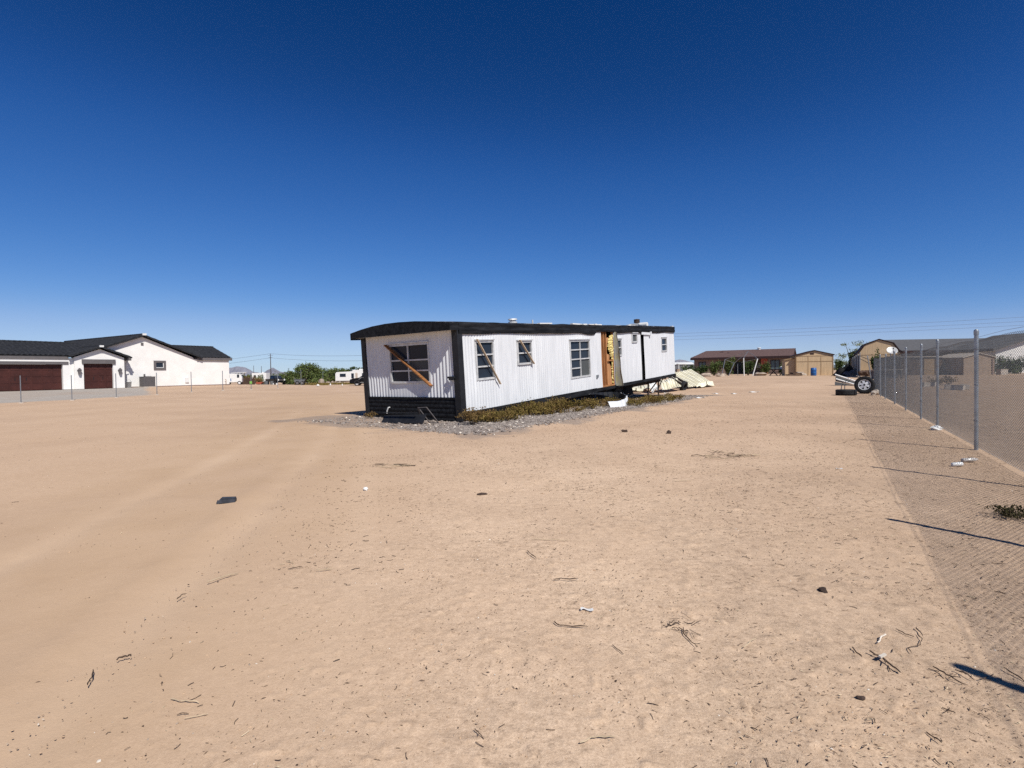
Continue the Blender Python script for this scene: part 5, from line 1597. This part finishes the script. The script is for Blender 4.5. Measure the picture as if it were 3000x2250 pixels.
# tan canvas shed, brown shed, hedge etc
p = AT(2868, 1090, 50); z0 = terrain(p.x, 50)
t = thing('canvas_shed', 'tan canvas shed with a pale curved roof edge, left of the green hedge', 'shed', (p.x, 50, z0), 0)
mb = MB(); mb.prism([(-1.45, 0), (1.45, 0), (1.45, 1.62), (0, 2.0), (-1.45, 1.62)], 1, 0, 3.4); mb.build('wall', M['adobe'], t)
mb = MB()
for (a, b) in (((-1.6, 1.6), (0, 2.02)), ((0, 2.02), (1.6, 1.6))): mb.prism([a, b, (b[0], b[1] + .07), (a[0], a[1] + .07)], 1, -.1, 3.5)
mb.build('roof', M['concrete'], t)
mb = MB(); mb.bx(1.2, 1.32, -.06, -.004, 0, 1.5); mb.build('corner_post', M['brown_wall'], t)
p = AT(2700, 1090, 52); z0 = terrain(p.x, 52)
t = thing('board_shed', 'long low shed of brown boards with a pale flat roof edge', 'shed', (p.x, 52, z0), 0)
mb = MB()
for k in range(9): mb.bx(-2.0, 2.0, -.02 - .01 * (k % 2), 2.4, k * .19, k * .19 + .185)
mb.build('wall', M['wood_brown'], t)
mb = MB(); mb.bx(-2.15, 2.15, -.2, 2.6, 1.75, 1.84); mb.build('roof', M['concrete'], t)
mb = MB(); mb.bx(.2, 1.2, -.06, -.035, 0, 1.6); mb.build('door', M['tan_dark'], t)
p = AT(2797, 1088, 54); z0 = terrain(p.x, 54)
mb = MB(); rn = random.Random(8)
for k in range(8): mb.blob((p.x + rn.uniform(-.7, .6), 54 + rn.uniform(-.4, .4), z0 + .3 + rn.uniform(0, .8)), (.5, .45, .42), 90 + k, amp=.3)
one('covered_pile', 'dark covered pile standing between the brown board shed and the tan canvas shed', 'pile', mb, M['canvas_black'])
mb = MB(); mb.box((p.x - .35, 53.4, z0 + 1.55), (.5, .3, .22), Euler((.2, .1, .3)).to_matrix()); one('white_box', 'white box on top of the dark covered pile', 'box', mb, M['white_plain'])
p = AT(2955, 1090, 54); z0 = terrain(p.x, 54)
t = thing('hedge', 'tall clipped green hedge at the right edge, before the white gable wall', 'hedge', (p.x, 54, z0))
mb = MB(); rn = random.Random(14)
cs = [((rn.uniform(-1.3, 4.5), rn.uniform(-.3, .3), rn.uniform(.25, 1.5)), (.22, .22, .2)) for _ in range(90)]
mb.leaves(cs, 7000, 1, .075, rn); mb.build('foliage', M['leaf_dark'], t)
mb = MB()
for k in range(10): mb.tube([(-1.2 + k * .6, 0, -.1), (-1.2 + k * .6 + .1, 0, .7)], .05, 5)
mb.build('stem', M['bark'], t)
p = AT(2937, 1090, 50); mb = MB(); mb.bx(p.x - .33, p.x + .33, 49.8, 50.3, terrain(p.x, 50) - .05, terrain(p.x, 50) + .48)
mb.bx(p.x - .36, p.x + .36, 49.78, 50.32, terrain(p.x, 50) + .481, terrain(p.x, 50) + .53); one('planter_box', 'pale planter box at the foot of the green hedge', 'planter', mb, M['concrete'])
t = thing('low_table', 'long low table with a pale top edge, behind the wire fence by the wheel', 'table', (AT(2597, 1095, 40).x, 40, terrain(AT(2597, 1095, 40).x, 40)))
mb = MB(); mb.bx(-.95, .95, -.4, .4, .62, .69); mb.build('tabletop', M['concrete'], t)
mb = MB(); mb.bx(-.9, .9, .0, .35, .02, .6); mb.build('base_box', M['grey_trim'], t)
for s in (-.88, .88):
    mb = MB(); mb.bx(s - .04, s + .04, -.36, -.28, 0, .62); mb.build('leg', M['grey_trim'], t)
for k, (px, py) in enumerate([(2712, 1133), (2737, 1132), (2776, 1140), (2800, 1142), (2812, 1143), (2826, 1141)]):
    p = G(px, py); mb = MB(); mb.box(p + Vector((0, 0, .12)), (.38, .22, .26), Euler((.05 * k, .1 - .04 * k, .5 * k)).to_matrix())
    one('paving_block', 'grey paving block edging the weedy bed behind the wire fence', 'block', mb, M['concrete'], 'paving blocks round the weedy bed')
for k, (px, py, s, lb) in enumerate([(2745, 1130, .5, 'dry dark weed clump in the bed behind the fence, left of the closest post'), (2778, 1128, .55, 'dry dark weed clump in the bed behind the fence, touching the second post')]):
    bush('weed_clump', lb, 'weed', G(px, py), s, .5, 350, .045, 'weed_dry', 44 + k, 9)

# --- shrubs before the brown house
for k, (px, Y, h, r, lb) in enumerate([(2092, 76, 2.0, 1.2, 'spreading green shrub before the brown house, below its small window'), (2060, 80, 1.4, .9, 'low green shrub before the left window of the brown house'), (2134, 75, 2.2, 1.1, 'dark green shrub among the canopy frame legs'),
                                       (2192, 74, 2.2, 1.1, 'green shrub between the two white canopy poles'), (2243, 74, 1.6, .8, 'fan shaped bright shrub before the red pier'), (2018, 70, 1.5, 1.2, 'green bush directly behind the cream wreckage'), (2294, 72, 1.6, .6, 'thin brown shrub left of the tan lean-to')]):
    p = AT(px, 1095, Y)
    bush('shrub', lb, 'shrub', Vector((p.x, Y, terrain(p.x, Y) - .05)), r, h, 1300, .10, 'leaf_mesq' if k % 2 == 0 else 'leaf_dark', 50 + k, 9, 'shrubs before the brown house')
for k, (px, py, lb) in enumerate([(2072, 1092, 'grey mound of junk beside the top corner of the cream wreckage'), (2112, 1098, 'dirt mound left of the canopy frame'), (2230, 1098, 'dirt mound right of the white canopy poles')]):
    p = AT(px, py, 68); mb = MB(); mb.blob((p.x, 68, terrain(p.x, 68) + .1), (.75, .6, .34), 30 + k, amp=.35)
    one('dirt_mound', lb, 'mound', mb, M['rock'])

# ------------------------------------------------------------------ far left: vehicles, trees, boulders
def profile_body(mb, side, wd, m=0, inset=.0, z_in=None):
    """side: list of (x,z) outline; extruded over width with the part above z_in pulled in"""
    n = len(side)
    o = []
    for s in (-1, 1):
        for (x, z) in side:
            k = wd / 2
            if z_in is not None and z > z_in: k -= inset * (z - z_in)
            o.append((x, s * k, z))
    fs = [tuple(range(n - 1, -1, -1)), tuple(range(n, 2 * n))] + [(i, (i + 1) % n, (i + 1) % n + n, i + n) for i in range(n)]
    mb.add(o, fs, m)


def road_wheel(parent, x, y, r, wdt=.24, hub='alloy'):
    mb = MB(); X90 = Matrix.Translation((x, y, r)) @ Matrix.Rotation(math.pi / 2, 4, 'X'); h = wdt / 2
    mb.lathe([(r * .62, -h), (r * .95, -h), (r, -h * .7), (r, h * .7), (r * .95, h), (r * .62, h)], 24, X90)
    w_ = mb.build('wheel', M['rubber'], parent, smooth=False)
    mb = MB(); mb.lathe([(0, -h * .7), (r * .25, -h * .8), (r * .62, -h * .75), (r * .62, h * .75), (r * .25, h * .8), (0, h * .7)], 18, X90); mb.build('rim', M[hub], w_)


p = AT(1062, 1130, 66); yw = math.radians(180 + 8)
t = thing('parked_car', 'black hatchback car half hidden behind the left end of the mobile home', 'car', (AT(1086, 1130, 66).x - .1, 66, terrain(AT(1086, 1130, 66).x, 66)), yw)
mb = MB()
profile_body(mb, [(-2.3, .35), (-2.32, .75), (-2.2, 1.0), (-1.6, 1.12), (1.0, 1.02), (2.0, .88), (2.28, .68), (2.3, .35), (1.9, .25), (-1.9, .25)], 1.84)
profile_body(mb, [(-1.9, 1.06), (-1.3, 1.5), (-.3, 1.6), (.35, 1.52), (1.15, 1.03)], 1.72, inset=.5, z_in=1.03)
mb.build('body', M['black_car'], t)
for s in (-1, 1):
    mb = MB(); mb.add([(-1.5, s * .80, 1.14), (-1.05, s * .70, 1.46), (-.25, s * .68, 1.53), (.3, s * .70, 1.46), (.85, s * .84, 1.1)], [(0, 1, 2, 3, 4)]); mb.build('side_window', M['glass'], t)
    mb = MB(); mb.tube([(1.2, s * .915, .78), (.95, s * .925, .97), (-.9, s * .93, 1.06)], .016, 6); mb.tube([(1.05, s * .925, .42), (-1.0, s * .925, .40)], .014, 6); mb.build('pale_side_line', M['alloy'], t)  # thin pale lines along each side of the body
    for x in (-1.4, 1.42): road_wheel(t, x, s * .82, .35)
    mb = MB(); mb.box((2.2, s * .68, .72), (.14, .3, .14)); mb.build('headlight', M['glass_dusty'], t)
    mb = MB(); mb.box((.75, s * 1.0, 1.1), (.12, .2, .14)); mb.build('mirror', M['black_car'], t)

# black pickup truck with round white headlamps, nose to the right
p = AT(808, 1127, 105); yw = math.radians(-42)
t = thing('pickup_truck', 'black high pickup truck with two round white headlamps, parked by the wooden fence', 'truck', (p.x, 105, terrain(p.x, 105)), yw)
mb = MB()
mb.bx(-2.6, -.75, -.9, .9, .75, 1.25); mb.bx(-.74, 1.2, -.88, .88, .6, 1.3); mb.bx(1.201, 2.45, -.8, .8, .7, 1.32)
profile_body(mb, [(-.72, 1.3), (-.66, 1.9), (.75, 1.88), (1.12, 1.3)], 1.7, inset=.25, z_in=1.3)
mb.bx(1.2, 2.5, -.98, -.81, .95, 1.05); mb.bx(1.2, 2.5, .81, .98, .95, 1.05); mb.bx(2.5, 2.68, -.9, .9, .55, .78)
mb.build('body', M['black_car'], t)
mb = MB()
for k in range(7): mb.bx(2.455, 2.48, -.36 + k * .12 - .03, -.36 + k * .12 + .03, .88, 1.22)
mb.build('grille', M['grey_trim'], t)
for s in (-1, 1):
    mb = MB(); mb.lathe([(0, .05), (.16, .04), (.17, 0), (0, 0)], 16, Matrix.Translation((2.46, s * .6, 1.08)) @ Matrix.Rotation(math.pi / 2, 4, 'Y')); mb.build('headlight', M['white_plain'], t)
    mb = MB(); mb.add([(-.55, s * .845, 1.36), (-.5, s * .72, 1.8), (.6, s * .72, 1.8), (.92, s * .845, 1.36)], [(0, 1, 2, 3)]); mb.build('side_window', M['glass'], t)
    for x in (-1.7, 1.75): road_wheel(t, x, s * .85, .46, .32, 'grey_trim')
mb = MB(); mb.add([(1.09, -.7, 1.36), (.80, -.62, 1.83), (.80, .62, 1.83), (1.09, .7, 1.36)], [(0, 1, 2, 3)]); mb.build('windscreen', M['glass'], t)

# white travel trailer behind scrub, white motor home, white van
def rv(name, label, px0, px1, pyt, pyb, Y, yaw, L, W_, H, raised=True):
    a = AT((px0 + px1) / 2, pyb, Y)
    t = thing(name, label, 'trailer', (a.x, Y, terrain(a.x, Y)), yaw)
    mb = MB()
    if raised: profile_body(mb, [(-L / 2, .5), (L / 2, .5), (L / 2, H), (-L * .02, H), (-L * .06, H - .32), (-L / 2 + .2, H - .45), (-L / 2, H - .8)], W_)
    else: profile_body(mb, [(-L / 2, .45), (L / 2, .45), (L / 2, H), (-L / 2, H)], W_)
    mb.build('body', M['white_plain'], t)
    mb = MB(); mb.bx(-L / 2 + .3, L / 2 - .3, -W_ / 2 + .2, W_ / 2 - .2, .3, .5); mb.build('underframe', M['grey_trim'], t)
    for (x0, x1, z0, z1, m_) in ((-L * .38, -L * .22, 1.35, 2.05, 'glass'), (-L * .07, L * .0, 1.0, 2.1, 'glass'), (L * .22, L * .29, 1.2, 2.1, 'glass'), (L * .04, L * .10, .7, 2.2, 'concrete')):
        mb = MB(); mb.bx(x0, x1, -W_ / 2 - .03, -W_ / 2 - .004, z0, min(z1, H - .5)); mb.build('window' if m_ == 'glass' else 'door', M[m_], t)
    mb = MB(); mb.bx(L * .12, L * .22, -.3, .3, H + .001, H + .22); mb.build('roof_unit', M['white_plain'], t)
    for x in (-L * .05, L * .06):
        road_wheel(t, x, -W_ / 2 + .1, .36); road_wheel(t, x, W_ / 2 - .1, .36)
    return t


rv('motor_home', 'white motor home with dark windows behind the black car', 992, 1090, 1080, 1115, 118, .05, 8.0, 2.4, 2.85)
rv('travel_trailer', 'plain white box trailer behind scrub, left of the black truck', 748, 782, 1093, 1121, 125, .1, 3.2, 2.3, 2.5, False)
p = AT(690, 1127, 72)
t = thing('utility_van', 'white van just past the outer corner of the white house', 'van', (AT(686, 1127, 72).x, 72, terrain(AT(686, 1127, 72).x, 72)), .35)
mb = MB(); profile_body(mb, [(-1.1, .35), (1.0, .35), (1.05, 1.0), (.85, 1.45), (-.2, 1.5), (-1.1, 1.45)], 1.3); mb.build('body', M['white_plain'], t)
mb = MB(); mb.bx(-.9, -.45, -.67, -.655, .95, 1.35); mb.bx(.45, .72, -.67, -.655, .95, 1.38); mb.build('side_window', M['glass'], t)
mb = MB(); mb.bx(-.35, -.25, -.67, -.655, .5, .85); mb.build('blue_stripe', M['blue_plastic'], t)
mb = MB(); mb.box((.6, 0, 1.62), (1.7, 1.25, .06), Euler((0, -.05, 0)).to_matrix()); mb.box((1.15, 0, 1.45), (.9, 1.0, .05), Euler((0, -.5, 0)).to_matrix()); mb.build('canopy', M['white_plain'], t)
for s in (-.6, .6):
    for x in (-.7, .72): road_wheel(t, x, s, .25, .16)

# dark wooden fence with a brush pile
t = thing('wooden_fence', 'dark brown plank fence beside the white van, brush piled on top', 'fence', AT(722, 1126, 78))
t.location.z = terrain(t.location.x, 78); t.rotation_euler = (0, 0, -.25)
mb = MB(); rn = random.Random(2)
for k in range(17): mb.bx(-1.25 + k * .15, -1.12 + k * .15, -.03 - .01 * rn.random(), .03, .05, 1.05 + rn.uniform(-.05, .06) + .12 * math.sin(k * .2))
for x in (-1.25, 0, 1.3): mb.bx(x - .06, x + .06, .031, .12, -.05, 1.2)
mb.bx(-1.25, 1.32, .031, .08, .3, .4); mb.bx(-1.25, 1.32, .031, .08, .85, .95)
mb.build('plank_panel', M['wood_brown'], t)
p = AT(728, 1105, 80)
bush('brush_pile', 'dry brown brush heap rising behind the dark plank fence', 'brush', Vector((p.x, 80.3, terrain(p.x, 80))), 1.1, 1.35, 900, .08, 'weed_dry', 91, 9)
p = AT(757, 1120, 90)
bush('dry_bush', 'dry brownish bush left of the black truck', 'bush', Vector((p.x, 90, terrain(p.x, 90))), .8, 1.3, 800, .09, 'weed_dry', 92, 9)
p = AT(760, 1118, 112)
bush('grey_bush', 'grey green bush before the plain white box trailer', 'bush', Vector((p.x, 112, terrain(p.x, 112))), 1.2, 1.9, 900, .12, 'leaf_pale', 93, 9)
for k, (px, r, h, m_, lb) in enumerate([(780, .29, .72, 'canvas_grey', 'left of two grey barrels before the black truck'), (796.5, .28, .72, 'canvas_grey', 'right of two grey barrels before the black truck'), (799.5, .15, .36, 'white_plain', 'left of two white buckets before the black truck'), (811, .15, .36, 'white_plain', 'right of two white buckets before the black truck')]):
    p = AT(px, 1128, 92); mb = MB(); mb.lathe([(0, 0), (r * .95, 0), (r, .04), (r, h * .48), (r * 1.04, h * .5), (r, h * .52), (r, h - .03), (r * .92, h), (0, h)], 16, Matrix.Translation((p.x, 92, terrain(p.x, 92))))
    one('barrel' if k < 2 else 'bucket', lb, 'barrel' if k < 2 else 'bucket', mb, M[m_], 'barrels and buckets before the black truck')
p = AT(762, 1127, 84)
t = thing('wheelbarrow', 'small rusty wheelbarrow on the dirt left of the grey barrels', 'wheelbarrow', (p.x, 84, terrain(p.x, 84)))
mb = MB(); mb.prism([(-.45, .3), (.25, .3), (.5, .65), (-.55, .6)], 1, -.28, .28); mb.build('tray', M['red_wall'], t)
mb = MB(); mb.tube([(-1.0, -.25, .55), (.3, -.1, .25)], .025, 5); mb.tube([(-1.0, .25, .55), (.3, .1, .25)], .025, 5); mb.build('handle', M['wood_brown'], t)
road_wheel(t, .45, 0, .2, .08, 'grey_trim')
# grey utility cart
p = AT(878, 1128, 70)
t = thing('utility_cart', 'small dark grey utility cart on wheels in front of the biggest tree', 'cart', (p.x, 70, terrain(p.x, 70)), .3)
mb = MB(); mb.prism([(-.55, .3), (.5, .3), (.72, .75), (-.7, .72)], 1, -.4, .4); mb.bx(-.75, .75, -.45, .45, .721, .76); mb.build('tub', M['canvas_grey'], t)
mb = MB(); mb.beam((.5, 0, .35), (1.1, 0, .2), .05, .05); mb.beam((-.4, 0, .75), (-.7, 0, 1.0), .05, .05); mb.build('drawbar', M['grey_trim'], t)
for s in (-.42, .42): road_wheel(t, -.25, s, .26, .16, 'grey_trim'); road_wheel(t, .35, s, .26, .16, 'grey_trim')
for k, (px, py, Y, r, lb) in enumerate([(942, 1119, 96, (.55, .5, .62), 'biggest pale boulder, standing under the trees'), (962, 1117, 97, (.38, .35, .32), 'middle pale boulder, low and pointed'), (974, 1115, 98, (.28, .3, .36), 'upright pale boulder, left one of the touching pair'), (983, 1115, 98, (.26, .3, .36), 'upright pale boulder, right one of the touching pair'), (995, 1116, 99, (.45, .35, .25), 'low pale boulder beside the white motor home')]):
    p = AT(px, py, Y); mb = MB(); mb.blob((p.x, Y, terrain(p.x, Y) + r[2] * .7), r, 120 + k, amp=.22); one('boulder', lb, 'boulder', mb, M['rock'], 'pale boulders under the trees')
for k, (px, py, s, lb) in enumerate([(931.6, 1131.5, .13, 'round white lump on the track edge, leftmost of three'), (968, 1128.5, .11, 'upright white marker on the track edge, middle of three'), (1003, 1129.5, .10, 'small white marker on the track edge, nearest the black car')]):
    p = G(px, py + 1); mb = MB(); mb.blob(p + Vector((0, 0, s)), (s * (1.3 if k == 0 else .8), s, s * (1.0 if k == 0 else 1.6)), 140 + k, amp=.15); one('white_marker', lb, 'marker', mb, M['white_plain'], 'white lumps along the track edge')

# trees and bushes
for k, (px, Y, h, r, n, lb, m_) in enumerate([
        (893, 100, 3.9, 3.0, 5200, 'biggest green tree left of the mobile home, behind the utility cart', 'leaf_mesq'),
        (918, 104, 3.5, 2.2, 3200, 'green tree joined to the right side of the biggest tree', 'leaf_mesq'),
        (962, 122, 3.6, 2.6, 3600, 'green tree above the boulders, left of the white motor home', 'leaf_mesq'),
        (985, 126, 3.9, 2.3, 3000, 'taller green tree touching the white motor home', 'leaf_mesq'),
        (1012, 150, 4.0, 2.4, 1800, 'dull green tree behind the white motor home roof, left', 'leaf_dark'),
        (1055, 150, 4.6, 2.8, 2000, 'dull green tree behind the white motor home roof, right', 'leaf_dark'),
        (846, 116, 2.5, 2.2, 2200, 'low green bushy tree just right of the black truck', 'leaf_mesq'),
        (868, 112, 2.7, 1.8, 2000, 'low green bushy tree at the left foot of the biggest tree', 'leaf_dark'),
        (690, 150, 2.6, 2.6, 1500, 'grey green tree behind the roof of the white van', 'leaf_dark'),
        (715, 160, 2.4, 2.4, 1300, 'grey green tree behind the plank fence', 'leaf_dark'),
        (742, 150, 2.2, 2.0, 1200, 'grey green tree left of the plain white box trailer', 'leaf_mesq')]):
    p = AT(px, 1110, Y)
    tree('mesquite_tree', lb, Vector((p.x, Y, terrain(p.x, Y) - .1)), h, r, n, .15 if Y < 130 else .2, m_, 200 + k, .22, 'trees beyond the open ground', 30)
# brown olive ground weeds beyond the track
mb = MB(); rn = random.Random(31)
for k in range(2600):
    px = rn.uniform(862, 1050); Y = rn.uniform(68, 96) if px < 960 else rn.uniform(74, 98)
    if px < 905 and Y < 70: continue
    x = (px - 1500) / FPX * Y; z = terrain(x, Y); h = rn.uniform(.10, .3)
    mb.add([(x, Y, z), (x + rn.uniform(-.1, .1), Y + .05, z + h), (x + rn.uniform(.05, .16), Y, z + h * .9), (x + .1, Y + .02, z)], [(0, 1, 2, 3)], 0)
    mb.add([(x + .05, Y - .1, z), (x + rn.uniform(-.15, .1), Y + .1, z + h), (x + rn.uniform(-.05, .16), Y + .15, z + h * .9), (x + .02, Y + .12, z)], [(0, 1, 2, 3)], 0)
tag(mb.build('ground_cover', [M['weed']]), 'olive brown ground weeds beyond the light track', 'weeds', kind='stuff')

# far scrub belt
mb = MB(); rn = random.Random(55)
for k in range(900):
    Y = rn.uniform(170, 520); px = rn.uniform(-100, 3100)
    if 2000 < px < 3100 and Y < 260: continue
    x = (px - 1500) / FPX * Y
    h = rn.uniform(1.2, 3.2); r = rn.uniform(1.5, 4)
    z = -1.0 if Y > 400 else terrain(x, Y)
    mb.leaves([((x, Y, z + h * .45), (r * .5, r * .5, h * .28))], 34, 1, .5, rn)
tag(mb.build('scrub', M['leaf_far']), 'distant grey green desert scrub along the horizon', 'scrub', kind='stuff')

# far buildings
def far_shed(label, px0, px1, pyt, pyb, Y, m_, roofm):
    a = AT(px0, pyb, Y); b = AT(px1, pyb, Y); zt_ = AT(px0, pyt, Y).z; z0 = min(terrain(a.x, Y), zt_ - 2)
    t = thing('far_shed', label, 'shed', ((a.x + b.x) / 2, Y, z0)); L = b.x - a.x; H = zt_ - z0
    mb = MB(); mb.bx(-L / 2, L / 2, 0, 5, 0, H * .82); mb.build('wall', M[m_], t)
    mb = MB(); mb.prism([(-.3, H * .8), (2.5, H), (5.3, H * .8)], 0, -L / 2 - .3, L / 2 + .3); mb.build('roof', M[roofm], t)


far_shed('long pale grey metal shed far off between the mobile home and the brown house', 1950, 2032, 1062, 1080, 190, 'canvas_grey', 'white_plain')
t = thing('service_cart', 'small white roofed cart far off behind the cream wreckage', 'cart', (AT(1996, 1080, 80).x, 80, terrain(AT(1996, 1080, 80).x, 80)))
mb = MB(); mb.bx(-.6, .6, -.5, .5, 1.75, 1.85); mb.build('canopy', M['white_plain'], t)
mb = MB()
for x in (-.5, .5): mb.bx(x - .04, x + .04, -.45, -.38, .6, 1.75); mb.bx(x - .04, x + .04, .38, .45, .6, 1.75)
mb.build('canopy_post', M['white_plain'], t)
mb = MB(); mb.prism([(-.8, .3), (.8, .3), (.75, .7), (.2, .6), (-.3, .65), (-.35, 1.1), (-.75, 1.0)], 1, -.5, .5); mb.build('body', M['adobe'], t)
for s in (-.45, .45): road_wheel(t, -.5, s, .25, .18); road_wheel(t, .5, s, .25, .18)

# ------------------------------------------------------------------ power poles and lines
def pole(label, px, Y, ztop, arms=True, r=.16):
    x = AT(px, 1090, Y).x; z0 = terrain(x, Y) if Y < 250 else -1.0
    t = thing('power_pole', label, 'power pole', (x, Y, z0 - .2)); H = ztop - z0 + .2
    mb = MB(); mb.tube([(0, 0, 0), (0, 0, H)], [r, r * .6], 8); mb.build('shaft', M['pole_wood'], t)
    if arms:
        for k, q in enumerate((.8, 2.0)):
            mb = MB(); mb.bx(-1.3 + .4 * k, 1.3 - .4 * k, -.08, .08, H - q - .06, H - q + .06); mb.build('crossarm', M['pole_wood'], t)
    return Vector((x, Y, ztop))


A1 = pole('tallest power pole with crossarms, above the black truck', 793.5, 267, AT(793.5, 1036, 267).z, r=.26)
pole('short far power pole, left of the tallest one', 743.5, 520, AT(743.5, 1071, 520).z, False, .3)
pole('short far power pole, next to the tallest one', 766, 520, AT(766, 1072, 520).z, False, .3)
B1 = pole('power pole rising behind the mobile home', 1560, 160, AT(1560, 988, 160).z, r=.2)
C1 = Vector((131, 108, AT(3390, 905, 108).z))


def span(label, a, b, sag, r):
    mb = MB(); P = []
    for k in range(25):
        f = k / 24; p = a.lerp(b, f); p.z -= sag * 4 * f * (1 - f); P.append(p)
    mb.tube(P, r, 4, caps=False); one('power_line', label, 'power line', mb, M['wire_hazed'], 'power lines across the sky')


for k, (za, zb, w1, w2, w3) in enumerate([(0, 0, 'upper', 'topmost', 'upper'), (-1.0, -1.0, 'middle', 'middle', 'middle'), (-2.1, -2.2, 'lower', 'lowest', 'lower')]):
    off = Vector((0, 0, za))
    if k != 1: span('%s thin wire running right from the tallest power pole' % w1, A1 + off, B1 + Vector((0, 0, zb - 1)), 2.6, .045)
    span('%s of three thin wires crossing the sky at right' % w2, B1 + Vector((0, 0, zb * .75)), C1 + Vector((0, 0, [0, -.95, -1.75][k])), .9, .022)
    if k != 1: span('%s thin wire running left from the tallest power pole' % w3, Vector((-330, 330, A1.z - 2 + za)), A1 + off, 5, .05)


# ------------------------------------------------------------------ the air
mb = MB(); mb.bx(-14000, 14000, -3000, 14000, -8, 235)
hz = mb.build('haze', bpy.data.materials.new('air')); hz['kind'] = 'stuff'
hm = hz.data.materials[0]; hm.use_nodes = True
hm.node_tree.nodes.remove(hm.node_tree.nodes['Principled BSDF'])
pv = hm.node_tree.nodes.new('ShaderNodeVolumePrincipled')
pv.inputs['Color'].default_value = (.78, .87, 1, 1); pv.inputs['Density'].default_value = 1.0e-5; pv.inputs['Anisotropy'].default_value = .2
hm.node_tree.links.new(pv.outputs[0], hm.node_tree.nodes['Material Output'].inputs['Volume'])
